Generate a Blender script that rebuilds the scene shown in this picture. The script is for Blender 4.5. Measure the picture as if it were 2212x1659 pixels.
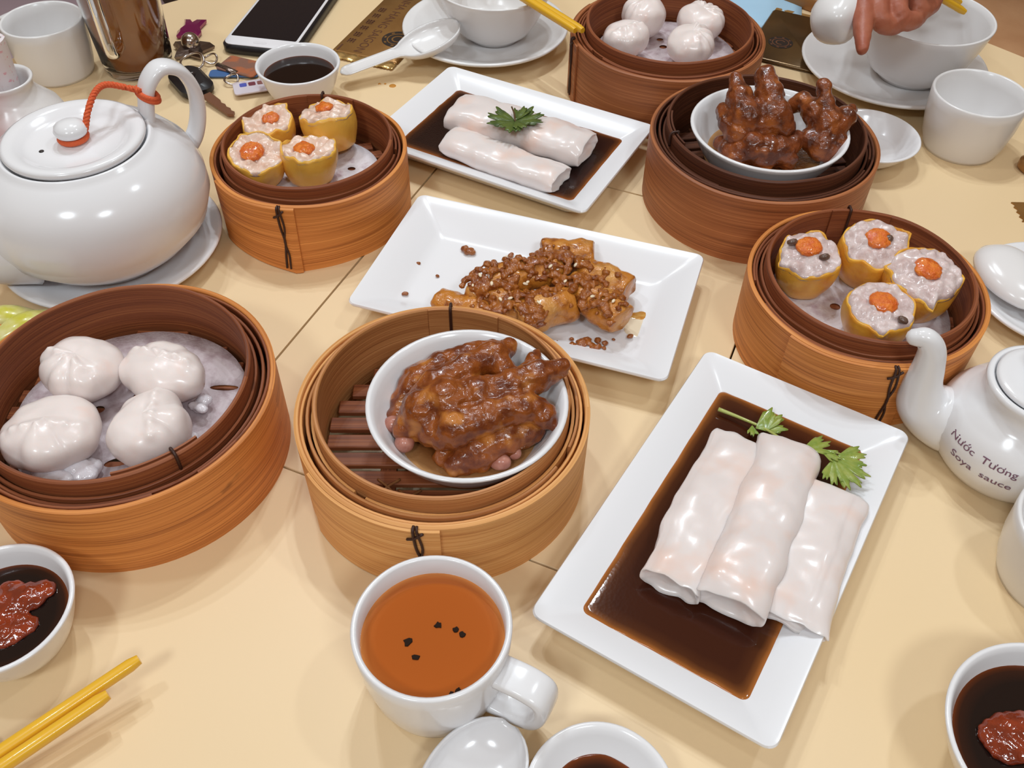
import bpy, bmesh, math, random
from mathutils import Vector, Matrix, noise
PI = math.pi; TAU = 2 * PI
random.seed(7)
for o in list(bpy.data.objects): bpy.data.objects.remove(o, do_unlink=True)
SC = bpy.context.scene; COL = SC.collection
def R(a): return math.radians(a)
def V(*a): return Vector(a)

# ------------------------------------------------------------------ camera
W, H = 2212, 1659
FPX, PITCH, ROLL, CAMH = 1995.0, R(47.62), R(0.94), 0.437
_fw = V(0, math.cos(PITCH), -math.sin(PITCH)); _rt = V(1, 0, 0); _up = _rt.cross(_fw)
RT = _rt * math.cos(ROLL) + _up * math.sin(ROLL)
UP = -_rt * math.sin(ROLL) + _up * math.cos(ROLL)
CAM = V(0, 0, CAMH)
cam = bpy.data.cameras.new('camera'); co = bpy.data.objects.new('camera', cam); COL.objects.link(co)
m = Matrix((RT, UP, -_fw)).transposed().to_4x4(); m.translation = CAM
co.matrix_world = m
cam.sensor_width = 36.0; cam.lens = FPX / W * 36.0; cam.clip_start = 0.01; cam.clip_end = 50
SC.camera = co
def P(px, py, z=0.0):
    """point on the horizontal plane z seen at a pixel of the photograph"""
    d = _fw * FPX + RT * (px - W / 2) + UP * (H / 2 - py)
    return CAM + d * ((z - CAMH) / d.z)

# ------------------------------------------------------------------ light
SC.view_settings.view_transform = 'Standard'; SC.view_settings.look = 'None'
SC.view_settings.gamma = 1.0; SC.view_settings.use_curve_mapping = False
SC.view_settings.exposure = 0.0
wd = bpy.data.worlds.new('room_light'); SC.world = wd; wd.use_nodes = True
wd.node_tree.nodes['Background'].inputs[0].default_value = (1.0, 0.70, 0.46, 1)
wd.node_tree.nodes['Background'].inputs[1].default_value = 0.30
def lamp(x, y, z, size, power, col=(0.85, 0.94, 1.0)):
    l = bpy.data.lights.new('ceiling_or_fill_lamp', 'AREA'); l.shape = 'DISK'; l.size = size; l.energy = power; l.color = col
    o = bpy.data.objects.new('ceiling_or_fill_lamp', l); COL.objects.link(o); o.location = (x, y, z)
for bx_, by_, pw_ in ((.00, 1.20, 4.2), (.13, 1.30, 3.6), (.06, 1.10, 3.0), (-.42, 1.22, 3.8), (-.52, 1.34, 3.4)):
    lamp(bx_, by_, 1.75, 0.05, pw_)
lamp(0.90, 0.50, 1.75, 0.12, 4.0)
lamp(-0.85, 0.45, 1.75, 0.12, 3.5)
lamp(-0.60, -0.75, 1.50, 0.36, 10.5)  # added front fill, no visible source; brightens walls facing the camera
lamp(0.50, -0.80, 1.50, 0.36, 10.5)  # second added fill lamp, same purpose from the other side

# ------------------------------------------------------------------ materials
def nmat(name):
    mt = bpy.data.materials.new(name); mt.use_nodes = True
    nt = mt.node_tree; b = nt.nodes['Principled BSDF']
    return mt, nt, b
def c4(c): return (c[0], c[1], c[2], 1)
def M(name, base, rough=0.4, var=None, vscale=40, lo=0.35, hi=0.65, bump=0, bscale=200, sss=0, sssr=(1, .5, .3), coat=0,
      metal=0, trans=0, ior=1.45, spec=0.5, det=3, alpha=1, coatr=0.05, var2=None, v2scale=200, v2lo=.6, v2hi=.7):
    mt, nt, b = nmat(name); N = nt.nodes; L = nt.links
    b.inputs['Base Color'].default_value = c4(base); b.inputs['Roughness'].default_value = rough
    b.inputs['Metallic'].default_value = metal; b.inputs['IOR'].default_value = ior
    b.inputs['Specular IOR Level'].default_value = spec
    b.inputs['Transmission Weight'].default_value = trans
    b.inputs['Coat Weight'].default_value = coat; b.inputs['Coat Roughness'].default_value = coatr
    if sss:
        b.inputs['Subsurface Weight'].default_value = sss; b.inputs['Subsurface Radius'].default_value = sssr
        b.inputs['Subsurface Scale'].default_value = 0.004
    tc = N.new('ShaderNodeTexCoord')
    if var:
        n = N.new('ShaderNodeTexNoise'); n.inputs['Scale'].default_value = vscale; n.inputs['Detail'].default_value = det
        L.new(tc.outputs['Object'], n.inputs['Vector'])
        mr = N.new('ShaderNodeMapRange'); mr.inputs[1].default_value = lo; mr.inputs[2].default_value = hi
        L.new(n.outputs['Fac'], mr.inputs[0])
        mx = N.new('ShaderNodeMix'); mx.data_type = 'RGBA'; mx.inputs[6].default_value = c4(base); mx.inputs[7].default_value = c4(var)
        L.new(mr.outputs[0], mx.inputs[0]); out = mx.outputs[2]
        if var2:
            n2 = N.new('ShaderNodeTexNoise'); n2.inputs['Scale'].default_value = v2scale; L.new(tc.outputs['Object'], n2.inputs['Vector'])
            m2 = N.new('ShaderNodeMapRange'); m2.inputs[1].default_value = v2lo; m2.inputs[2].default_value = v2hi
            L.new(n2.outputs['Fac'], m2.inputs[0])
            x2 = N.new('ShaderNodeMix'); x2.data_type = 'RGBA'; x2.inputs[7].default_value = c4(var2)
            L.new(m2.outputs[0], x2.inputs[0]); L.new(out, x2.inputs[6]); out = x2.outputs[2]
        L.new(out, b.inputs['Base Color'])
    if bump:
        nb = N.new('ShaderNodeTexNoise'); nb.inputs['Scale'].default_value = bscale; nb.inputs['Detail'].default_value = 3
        L.new(tc.outputs['Object'], nb.inputs['Vector'])
        bp = N.new('ShaderNodeBump'); bp.inputs['Strength'].default_value = bump; bp.inputs['Distance'].default_value = 0.001
        L.new(nb.outputs['Fac'], bp.inputs['Height']); L.new(bp.outputs['Normal'], b.inputs['Normal'])
    return mt
def bamboo(name, dark, mid, light, rough=0.5, knots=0.71, gain=1.5):
    """bamboo strip: grain runs along u (arc length in metres), v is height in metres"""
    dark, mid, light = [[min(.9, q * gain) for q in c] for c in (dark, mid, light)]
    mt, nt, b = nmat(name); N = nt.nodes; L = nt.links
    b.inputs['Roughness'].default_value = rough; b.inputs['Specular IOR Level'].default_value = 0.35
    tc = N.new('ShaderNodeTexCoord')
    def ns(su, sv, det=4, dis=0.0):
        mp = N.new('ShaderNodeMapping'); mp.inputs['Scale'].default_value = (su, sv, 1); L.new(tc.outputs['UV'], mp.inputs[0])
        n = N.new('ShaderNodeTexNoise'); n.inputs['Scale'].default_value = 1; n.inputs['Detail'].default_value = det
        n.inputs['Distortion'].default_value = dis
        L.new(mp.outputs[0], n.inputs['Vector']); return n.outputs['Fac']
    fine = ns(9, 900, 5); broad = ns(5, 130, 3, .6); blot = ns(26, 40, 3)
    ad = N.new('ShaderNodeMath'); ad.operation = 'MULTIPLY_ADD'; ad.inputs[1].default_value = 0.62
    ml = N.new('ShaderNodeMath'); ml.operation = 'MULTIPLY'; ml.inputs[1].default_value = 0.38
    L.new(broad, ml.inputs[0]); L.new(fine, ad.inputs[0]); L.new(ml.outputs[0], ad.inputs[2])
    rp = N.new('ShaderNodeValToRGB'); e = rp.color_ramp.elements
    e[0].position = 0.33; e[0].color = c4(dark); e[1].position = 0.66; e[1].color = c4(light)
    k = e.new(0.49); k.color = c4(mid)
    L.new(ad.outputs[0], rp.inputs[0])
    kr = N.new('ShaderNodeMapRange'); kr.inputs[1].default_value = knots; kr.inputs[2].default_value = knots + .06; L.new(blot, kr.inputs[0])
    km = N.new('ShaderNodeMath'); km.operation = 'MULTIPLY'; km.inputs[1].default_value = .75; L.new(kr.outputs[0], km.inputs[0])
    mx = N.new('ShaderNodeMix'); mx.data_type = 'RGBA'; mx.inputs[7].default_value = c4([q * .3 for q in dark])
    L.new(km.outputs[0], mx.inputs[0]); L.new(rp.outputs[0], mx.inputs[6]); L.new(mx.outputs[2], b.inputs['Base Color'])
    bp = N.new('ShaderNodeBump'); bp.inputs['Strength'].default_value = 0.45; bp.inputs['Distance'].default_value = 0.0006
    L.new(ad.outputs[0], bp.inputs['Height']); L.new(bp.outputs['Normal'], b.inputs['Normal'])
    return mt
def sauce_mat(name, deep, edge, bump=0.15, bscale=900, rough=0.08):
    """liquid: the thin margin is lighter than the deep middle (attribute 'thin')"""
    mt, nt, b = nmat(name); N = nt.nodes; L = nt.links
    at = N.new('ShaderNodeAttribute'); at.attribute_name = 'thin'
    mx = N.new('ShaderNodeMix'); mx.data_type = 'RGBA'; mx.inputs[6].default_value = c4(deep); mx.inputs[7].default_value = c4(edge)
    L.new(at.outputs['Fac'], mx.inputs[0]); L.new(mx.outputs[2], b.inputs['Base Color'])
    b.inputs['Roughness'].default_value = rough; b.inputs['IOR'].default_value = 1.38
    if bump:
        tc = N.new('ShaderNodeTexCoord'); n = N.new('ShaderNodeTexVoronoi'); n.inputs['Scale'].default_value = bscale
        L.new(tc.outputs['Object'], n.inputs['Vector'])
        bp = N.new('ShaderNodeBump'); bp.inputs['Strength'].default_value = bump; bp.inputs['Distance'].default_value = 0.0006
        L.new(n.outputs['Distance'], bp.inputs['Height']); L.new(bp.outputs['Normal'], b.inputs['Normal'])
    return mt
porc = M('porcelain', (.82, .82, .84), .16, spec=.55)
porc_w = M('porcelain_warm', (.80, .79, .79), .2)
porc_plate = M('plate_glaze', (.84, .85, .88), .22)
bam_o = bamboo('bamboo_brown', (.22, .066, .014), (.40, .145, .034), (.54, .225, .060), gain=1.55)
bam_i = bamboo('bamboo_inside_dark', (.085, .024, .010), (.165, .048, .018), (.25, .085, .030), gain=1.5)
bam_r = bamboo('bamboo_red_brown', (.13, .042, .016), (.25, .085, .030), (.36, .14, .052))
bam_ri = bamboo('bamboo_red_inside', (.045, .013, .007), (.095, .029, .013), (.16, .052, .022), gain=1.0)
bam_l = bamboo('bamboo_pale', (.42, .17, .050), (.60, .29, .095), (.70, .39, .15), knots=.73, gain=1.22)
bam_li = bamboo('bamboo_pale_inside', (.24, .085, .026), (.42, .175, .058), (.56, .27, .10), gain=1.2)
cane = M('dark_cane', (.045, .016, .010), .5, bump=.3, bscale=600)
cane_l = M('tan_cane', (.30, .12, .04), .5)
paper_m = M('damp_paper', (.62, .53, .55), .55, var=(.42, .31, .33), vscale=120, lo=.45, hi=.7, bump=.25, bscale=700)
paper_d = M('damp_paper_light', (.72, .67, .70), .5, var=(.45, .34, .38), vscale=90, lo=.5, hi=.7, bump=.25, bscale=700)
soy_m = sauce_mat('soy_sauce', (.012, .006, .005), (.16, .035, .008), 0)
roll_sauce = sauce_mat('sweet_soy', (.045, .011, .005), (.42, .14, .03), .02, 600)
roll_sauce2 = sauce_mat('sweet_soy_dark', (.018, .007, .006), (.30, .09, .02), .04, 900)
braise_m = sauce_mat('braising_sauce', (.16, .05, .012), (.55, .30, .12), .15, 500)
tea_m = sauce_mat('brewed_tea', (.40, .095, .015), (.70, .26, .07), 0, rough=.03)
foot_m = M('braised_skin', (.29, .074, .011), .26, var=(.15, .030, .006), vscale=110, lo=.42, hi=.62, bump=.6, bscale=420, sss=.15, coat=.35,
           var2=(.52, .19, .035), v2scale=70, v2lo=.56, v2hi=.7)
foot_d = M('braised_skin_dark', (.22, .052, .012), .24, var=(.095, .020, .006), vscale=110, lo=.42, hi=.62, bump=.7, bscale=420, sss=.1, coat=.4,
           var2=(.36, .10, .02), v2scale=80, v2lo=.55, v2hi=.7)
peanut_m = M('boiled_peanut', (.50, .22, .16), .3, var=(.36, .13, .09), vscale=200, coat=.3, bump=.1)
har_m = M('shrimp_dough', (.86, .77, .74), .3, var=(.90, .66, .58), vscale=45, lo=.55, hi=.8, sss=.55, sssr=(1, .75, .65), coat=.25, bump=.08, bscale=300)
torn_m = M('wet_dough', (.74, .70, .74), .15, sss=.4, sssr=(1, .8, .8), coat=.6, bump=.5, bscale=400)
wrap_m = M('egg_wrapper', (.88, .44, .055), .36, var=(.72, .28, .025), vscale=70, lo=.45, hi=.7, sss=.3, sssr=(1, .5, .2), coat=.3, bump=.25, bscale=350)
wrap_p = M('egg_wrapper_pale', (.90, .47, .075), .36, var=(.76, .31, .03), vscale=60, lo=.5, hi=.75, sss=.3, sssr=(1, .5, .2), coat=.3, bump=.25, bscale=350)
meat_m = M('pork_filling', (.74, .62, .60), .25, var=(.60, .46, .44), vscale=130, sss=.35, sssr=(1, .6, .5), coat=.5, bump=.5, bscale=450)
meat_p = M('pork_filling_pale', (.84, .66, .56), .25, var=(.74, .50, .38), vscale=130, sss=.35, sssr=(1, .6, .5), coat=.5, bump=.5, bscale=450)
roe_m = M('orange_roe', (.85, .23, .02), .2, var=(.68, .12, .01), vscale=220, sss=.25, coat=.6, bump=.9, bscale=900)
mush_m = M('mushroom_bit', (.13, .075, .055), .3, coat=.4)
roll_m = M('rice_sheet', (.80, .73, .71), .30, var=(.84, .62, .53), vscale=38, lo=.5, hi=.78, sss=.5, sssr=(1, .8, .7), coat=.3, bump=.06, bscale=260, coatr=.12)
roll_e = M('rice_sheet_edge', (.72, .48, .36), .3, sss=.4, coat=.5)
fried_m = M('fried_rice_roll', (.54, .20, .026), .28, var=(.26, .065, .008), vscale=120, lo=.5, hi=.68, coat=.45, bump=.9, bscale=300, sss=.1,
            var2=(.70, .37, .11), v2scale=38, v2lo=.56, v2hi=.76)
crumb_m = M('fried_garlic', (.21, .048, .006), .30, var=(.38, .12, .018), vscale=160, coat=.5, bump=.5, bscale=600)
sesame_m = M('sesame', (.85, .72, .52), .4)
leaf_m = M('parsley_leaf', (.05, .085, .018), .35, var=(.12, .17, .03), vscale=110, coat=.2, bump=.4, bscale=300)
cil_m = M('cilantro_leaf', (.17, .27, .035), .35, var=(.34, .38, .08), vscale=120, sss=.1, coat=.25, bump=.3, bscale=300)
stem_m = M('herb_stem', (.42, .46, .12), .35, coat=.3)
stem_d = M('herb_stem_dark', (.10, .06, .02), .4)
chop_m = M('yellow_chopstick', (.80, .45, .025), .3, coat=.3)
table_m = M('cream_laminate', (.80, .60, .345), .50, var=(.81, .615, .37), vscale=4, bump=.03, bscale=300, spec=1.0)
seam_m = M('dark_seam', (.07, .035, .02), .5)
string_m = M('orange_string', (.72, .12, .035), .7, bump=.7, bscale=900)
glass_m = M('clear_glass', (1, 1, 1), .02, trans=1, ior=1.45)
icetea_m = M('iced_tea', (.44, .15, .022), .15, var=(.34, .10, .015), vscale=25)
black_m = M('black_rubber', (.012, .011, .013), .35)
screen_m = M('screen_glass', (.012, .010, .013), .07)
white_p = M('white_plastic', (.78, .77, .80), .25)
gold_p = M('gold_foil', (.36, .19, .06), .34, metal=.55, var=(.30, .15, .045), vscale=30, bump=.1, bscale=120)
gold_b = M('bright_gold_foil', (.72, .50, .20), .22, metal=.8, bump=.6, bscale=160)
gold_p_shaded = M('gold_foil_shaded', (.085, .05, .022), .25, metal=.55, var=(.14, .08, .03), vscale=20, bump=.15, bscale=70)  # gold packet foil with shade and dark reflection put into its base colour
ink_m = M('brown_ink', (.10, .035, .015), .5)
ink_d = M('dark_ink', (.025, .018, .016), .4)
ink_v = M('mauve_ink', (.20, .10, .15), .6)
leafy = M('tea_leaf_black', (.02, .010, .006), .9, spec=.2)
chili_m = M('chili_sauce', (.28, .035, .008), .12, var=(.16, .02, .006), vscale=150, coat=.8, bump=.5, bscale=350)
blue_m = M('blue_glaze', (.03, .24, .52), .3)
metal_m = M('steel', (.55, .50, .48), .18, metal=1)
pewter_m = M('pewter', (.22, .17, .15), .25, metal=.9, bump=.3, bscale=300)
purple_m = M('purple_enamel', (.28, .012, .13), .15, metal=.5, coat=.6)
brown_m = M('tarnished_brass', (.20, .085, .045), .4, metal=.3)
skin_m = M('skin', (.44, .15, .085), .45, var=(.36, .10, .055), vscale=40, sss=.25, sssr=(1, .35, .2), bump=.25, bscale=350)
nail_m = M('nail', (.52, .22, .17), .3)
red_m = M('red_plastic', (.55, .02, .015), .3)
wrap_paper = M('toothpick_paper', (.80, .74, .76), .5, var=(.78, .45, .50), vscale=260, lo=.6, hi=.66)
lime_m = M('pickled_green', (.55, .52, .05), .25, var=(.74, .70, .38), vscale=60, coat=.4, sss=.2)
carrot_m = M('pickled_carrot', (.75, .22, .03), .3, coat=.4)
bluep_m = M('pale_blue_paper', (.42, .66, .86), .5)
tan_m = M('tan_vinyl', (.66, .38, .20), .5, var=(.56, .30, .15), vscale=12, bump=.2, bscale=200)
brown_v = M('brown_vinyl', (.26, .11, .05), .5, bump=.2, bscale=200)
mauve_v = M('mauve_vinyl', (.36, .27, .30), .5, bump=.1)
floor_m = M('dark_floor', (.035, .02, .018), .4, var=(.05, .03, .025), vscale=3)
wood_m = M('dark_wood', (.08, .035, .018), .45)
card_m = M('brown_card', (.24, .12, .085), .3, var=(.40, .13, .06), vscale=70, lo=.5, hi=.6)
cardb_m = M('blue_card', (.06, .14, .32), .3)
tag_m = M('tag_white', (.66, .60, .66), .3, var=(.5, .38, .38), vscale=80, lo=.55, hi=.7)

# ------------------------------------------------------------------ mesh helpers
def obj(name, vf, mat, parent=None, smooth=True, uv=None, loc=None, autos=None):
    me = bpy.data.meshes.new(name); me.from_pydata([tuple(v) for v in vf[0]], [], vf[1]); me.update()
    if len(vf) > 2 and vf[2] is not None:
        ul = me.uv_layers.new(name='UVMap'); k = 0
        for fu in vf[2]:
            for u in fu: ul.data[k].uv = u; k += 1
    for p in me.polygons: p.use_smooth = smooth
    me.materials.append(mat)
    o = bpy.data.objects.new(name, me); COL.objects.link(o)
    if parent is not None: o.parent = parent
    if loc is not None: o.location = loc
    if autos: 
        try: me.set_sharp_from_angle(angle=R(autos))
        except Exception: pass
    return o
def tag(o, label, cat, group=None, kind=None):
    o['label'] = label; o['category'] = cat
    if group: o['group'] = group
    if kind: o['kind'] = kind
    return o
def thing(name, label, cat, loc=(0, 0, 0), rz=0, group=None):
    o = bpy.data.objects.new(name, None); COL.objects.link(o); o.location = loc; o.rotation_euler = (0, 0, rz)
    o.empty_display_size = .02
    return tag(o, label, cat, group)
def join(*vfs):
    vs, fs = [], []
    for q in vfs:
        b = len(vs); vs += [V(*v) for v in q[0]]; fs += [tuple(i + b for i in f) for f in q[1]]
    return vs, fs
def xf(vf, mat4):
    r = [mat4 @ V(*v) for v in vf[0]]
    return (r, vf[1]) + tuple(vf[2:])
def T(x=0, y=0, z=0): return Matrix.Translation((x, y, z))
def RZ(a): return Matrix.Rotation(a, 4, 'Z')
def RX(a): return Matrix.Rotation(a, 4, 'X')
def RY(a): return Matrix.Rotation(a, 4, 'Y')
def lathe(prof, seg=64, fn=None, a0=0, a1=TAU, loop=False):
    """revolve (r,z) profile; fn(theta,r,z)->(r,z). uv in metres"""
    full = abs(a1 - a0 - TAU) < 1e-6; n = seg if full else seg + 1
    vs, fs, uv = [], [], []; ring = []; ln = [0]
    for i in range(1, len(prof)): ln.append(ln[-1] + math.dist(prof[i], prof[i - 1]))
    if loop: prof = list(prof) + [prof[0]]; ln.append(ln[-1] + math.dist(prof[-1], prof[-2]))
    rm = max(p[0] for p in prof)
    for i, (r, z) in enumerate(prof):
        if loop and i == len(prof) - 1: ring.append(ring[0]); continue
        if r < 1e-7: ring.append([len(vs)] * n); vs.append(V(0, 0, z)); continue
        rr = []
        for j in range(n):
            t = a0 + (a1 - a0) * j / seg; a, b = (r, z) if fn is None else fn(t, r, z)
            rr.append(len(vs)); vs.append(V(a * math.cos(t), a * math.sin(t), b))
        ring.append(rr)
    for i in range(len(prof) - 1):
        for j in range(seg):
            k = (j + 1) % n if full else j + 1
            u0 = (a0 + (a1 - a0) * j / seg) * rm; u1 = (a0 + (a1 - a0) * (j + 1) / seg) * rm
            q = [(ring[i][j], (u0, ln[i])), (ring[i][k], (u1, ln[i])), (ring[i + 1][k], (u1, ln[i + 1])), (ring[i + 1][j], (u0, ln[i + 1]))]
            s, out = set(), []
            for a in q:
                if a[0] not in s: s.add(a[0]); out.append(a)
            if len(out) > 2: fs.append(tuple(a[0] for a in out)); uv.append([a[1] for a in out])
    if not full and loop:
        e0 = [ring[i][0] for i in range(len(prof) - 1)]; e1 = [ring[i][-1] for i in range(len(prof) - 1)]
        fs.append(tuple(e0)); uv.append([(0, 0)] * len(e0)); fs.append(tuple(reversed(e1))); uv.append([(0, 0)] * len(e1))
    return vs, fs, uv
def spline(pts, n=8):
    pts = [V(*p) for p in pts]; out = []
    for i in range(len(pts) - 1):
        p0 = pts[i - 1] if i else pts[0] * 2 - pts[1]; p1, p2 = pts[i], pts[i + 1]
        p3 = pts[i + 2] if i + 2 < len(pts) else p2 * 2 - p1
        for k in range(n):
            t = k / n; out.append(.5 * ((2 * p1) + (p2 - p0) * t + (2 * p0 - 5 * p1 + 4 * p2 - p3) * t * t + (3 * p1 - p0 - 3 * p2 + p3) * t ** 3))
    out.append(pts[-1]); return out
def spl1(vals, n=8):
    return [v.x for v in spline([(a, 0, 0) for a in vals], n)]
def tube(pts, rad, seg=12, up=V(0, 0, 1), sx=1, sy=1, power=2, cap=True, roundcap=False):
    """sweep a (super)ellipse section; rad scalar or list; sx along side, sy along 'up'"""
    pts = [V(*p) for p in pts]; n = len(pts)
    rad = [rad] * n if not hasattr(rad, '__len__') else list(rad)
    sxs = [sx] * n if not hasattr(sx, '__len__') else list(sx); sys_ = [sy] * n if not hasattr(sy, '__len__') else list(sy)
    if roundcap:
        d0 = (pts[0] - pts[1]).normalized(); d1 = (pts[-1] - pts[-2]).normalized(); a, b = [], []
        for k in (1, 2, 3):
            an = k / 3 * PI / 2 * .96; a.insert(0, (pts[0] + d0 * rad[0] * math.sin(an), rad[0] * math.cos(an))); b.append((pts[-1] + d1 * rad[-1] * math.sin(an), rad[-1] * math.cos(an)))
        pts = [q[0] for q in a] + pts + [q[0] for q in b]; rad = [q[1] for q in a] + rad + [q[1] for q in b]
        sxs = [sxs[0]] * 3 + sxs + [sxs[-1]] * 3; sys_ = [sys_[0]] * 3 + sys_ + [sys_[-1]] * 3; n = len(pts)
    vs, fs = [], []; side = None
    for i in range(n):
        t = (pts[min(i + 1, n - 1)] - pts[max(i - 1, 0)]).normalized()
        s = t.cross(up)
        if side is None:
            if s.length < 1e-4: s = t.cross(V(1, 0, 0))
            side = s.normalized()
        else:
            side = (side - t * side.dot(t))
            side = side.normalized() if side.length > 1e-6 else t.orthogonal().normalized()
            if s.length > .35:
                s.normalize(); side = (s if s.dot(side) > 0 else -s)
        u = side.cross(t).normalized()
        for j in range(seg):
            a = TAU * j / seg; ca, sa = math.cos(a), math.sin(a)
            if power != 2: ca = math.copysign(abs(ca) ** (2 / power), ca); sa = math.copysign(abs(sa) ** (2 / power), sa)
            vs.append(pts[i] + side * (rad[i] * sxs[i] * ca) + u * (rad[i] * sys_[i] * sa))
    for i in range(n - 1):
        for j in range(seg):
            k = (j + 1) % seg; fs.append((i * seg + j, i * seg + k, (i + 1) * seg + k, (i + 1) * seg + j))
    if cap: fs.append(tuple(reversed(range(seg)))); fs.append(tuple(range((n - 1) * seg, n * seg)))
    return vs, fs
def ball(c, r, seg=16, rings=10, s=(1, 1, 1), amp=0, freq=100, seed=0, mat4=None):
    vs, fs = [], []
    for i in range(rings + 1):
        p = PI * i / rings
        for j in range(seg):
            t = TAU * j / seg; d = V(math.sin(p) * math.cos(t), math.sin(p) * math.sin(t), math.cos(p))
            q = V(d.x * r * s[0], d.y * r * s[1], d.z * r * s[2])
            if amp: q += d * amp * noise.noise(q * freq + V(seed * 7.1, seed * 3.3, seed))
            if mat4: q = mat4 @ q
            vs.append(V(*c) + q)
    for i in range(rings):
        for j in range(seg):
            k = (j + 1) % seg; fs.append((i * seg + j, (i + 1) * seg + j, (i + 1) * seg + k, i * seg + k))
    bm = bmesh.new(); bv = [bm.verts.new(v) for v in vs]
    for f in fs: bm.faces.new([bv[i] for i in f])
    bmesh.ops.remove_doubles(bm, verts=bm.verts, dist=1e-7)
    bm.verts.index_update()
    r_ = ([v.co.copy() for v in bm.verts], [tuple(v.index for v in f.verts) for f in bm.faces]); bm.free(); return r_
def box(cx, cy, cz, sx, sy, sz, bev=0, seg=2):
    bm = bmesh.new(); bmesh.ops.create_cube(bm, size=1)
    for v in bm.verts: v.co = V(v.co.x * sx, v.co.y * sy, v.co.z * sz)
    if bev: bmesh.ops.bevel(bm, geom=bm.edges[:], offset=bev, segments=seg, affect='EDGES', profile=.5)
    for v in bm.verts: v.co += V(cx, cy, cz)
    bm.verts.index_update()
    r_ = ([v.co.copy() for v in bm.verts], [tuple(v.index for v in f.verts) for f in bm.faces]); bm.free(); return r_
def rrect(w, l, rc, n=5):
    rc = max(min(rc, w / 2 - 1e-5, l / 2 - 1e-5), 1e-5); out = []
    for cx, cy, a in ((w / 2 - rc, l / 2 - rc, 0), (-w / 2 + rc, l / 2 - rc, PI / 2), (-w / 2 + rc, -l / 2 + rc, PI), (w / 2 - rc, -l / 2 + rc, 3 * PI / 2)):
        for k in range(n + 1):
            t = a + PI / 2 * k / n; out.append((cx + rc * math.cos(t), cy + rc * math.sin(t)))
    return out
def loft(rings, capa=True, capb=True):
    vs, fs = [], []; n = len(rings[0])
    for r in rings: vs += [V(*p) for p in r]
    for i in range(len(rings) - 1):
        for j in range(n):
            k = (j + 1) % n; fs.append((i * n + j, i * n + k, (i + 1) * n + k, (i + 1) * n + j))
    if capa: fs.append(tuple(reversed(range(n))))
    if capb: fs.append(tuple(range((len(rings) - 1) * n, len(rings) * n)))
    return vs, fs
def rslab(w, l, z0, z1, rc, bev=.0005, n=5):
    return loft([[(x, y, z0) for x, y in rrect(w - 2 * bev, l - 2 * bev, rc, n)], [(x, y, z0 + bev) for x, y in rrect(w, l, rc, n)],
                 [(x, y, z1 - bev) for x, y in rrect(w, l, rc, n)], [(x, y, z1) for x, y in rrect(w - 2 * bev, l - 2 * bev, rc, n)]])
def blob(name, vf, mat, voxel=.0012, smooth=6, amp=.0006, freq=220, amp2=0, freq2=60, parent=None, seed=0):
    """fuse overlapping pieces into one continuous skin"""
    me = bpy.data.meshes.new(name); me.from_pydata([tuple(v) for v in vf[0]], [], vf[1]); me.update()
    o = bpy.data.objects.new(name, me); COL.objects.link(o)
    rm = o.modifiers.new('r', 'REMESH'); rm.mode = 'VOXEL'; rm.voxel_size = voxel
    if smooth: sm = o.modifiers.new('s', 'SMOOTH'); sm.factor = .5; sm.iterations = smooth
    dg = bpy.context.evaluated_depsgraph_get(); ev = o.evaluated_get(dg)
    nm = bpy.data.meshes.new_from_object(ev); o.modifiers.clear(); o.data = nm; nm.name = name
    bpy.data.meshes.remove(me)
    nr = [v.normal.copy() for v in nm.vertices]
    for v, q in zip(nm.vertices, nr):
        d = amp * noise.noise(v.co * freq + V(seed, 0, 0))
        if amp2: d += amp2 * noise.noise(v.co * freq2 + V(0, seed, 3))
        v.co = v.co + q * d
    nm.materials.clear(); nm.materials.append(mat)
    for p in nm.polygons: p.use_smooth = True
    if parent is not None: o.parent = parent
    return o
def disc_liquid(name, r, z, mat, edge=.12, seg=64, wob=0, seed=0, fn=None, thick=.002):
    """liquid surface with a thin margin attribute and real thickness"""
    rr = [0.001, r * .3 * (1 - edge), r * .6 * (1 - edge), r * .85 * (1 - edge), r * (1 - edge), r * (1 - edge * .5), r * (1 - edge * .15), r]
    th = [0, 0, 0, 0, .12, .45, .9, 1.0]
    vs, fs, at = [], [], []
    for q, t in zip(rr, th):
        for j in range(seg):
            a = TAU * j / seg; k = 1 + wob * noise.noise(V(math.cos(a) * 1.7, math.sin(a) * 1.7, seed)) * (q / r)
            x, y = q * k * math.cos(a), q * k * math.sin(a)
            if fn: x, y = fn(x, y)
            vs.append(V(x, y, z)); at.append(t)
    for j in range(seg):
        v = vs[(len(rr) - 1) * seg + j]; vs.append(V(v.x * .985, v.y * .985, z - thick)); at.append(1)
    for i in range(len(rr)):
        for j in range(seg):
            k = (j + 1) % seg; fs.append((i * seg + j, (i + 1) * seg + j, (i + 1) * seg + k, i * seg + k))
    fs.append(tuple(range(seg))); fs.append(tuple(reversed(range(len(rr) * seg, len(rr) * seg + seg))))
    o = obj(name, (vs, fs), mat); a = o.data.attributes.new('thin', 'FLOAT', 'POINT')
    for i, q in enumerate(at): a.data[i].value = q
    return o
def copyobj(o, parent=None, loc=None, rot=None, scale=None):
    c = o.copy(); COL.objects.link(c)
    c.parent = parent if parent is not None else o.parent
    if loc is not None: c.location = loc
    if rot is not None: c.rotation_euler = rot
    if scale is not None: c.scale = scale
    return c
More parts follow.
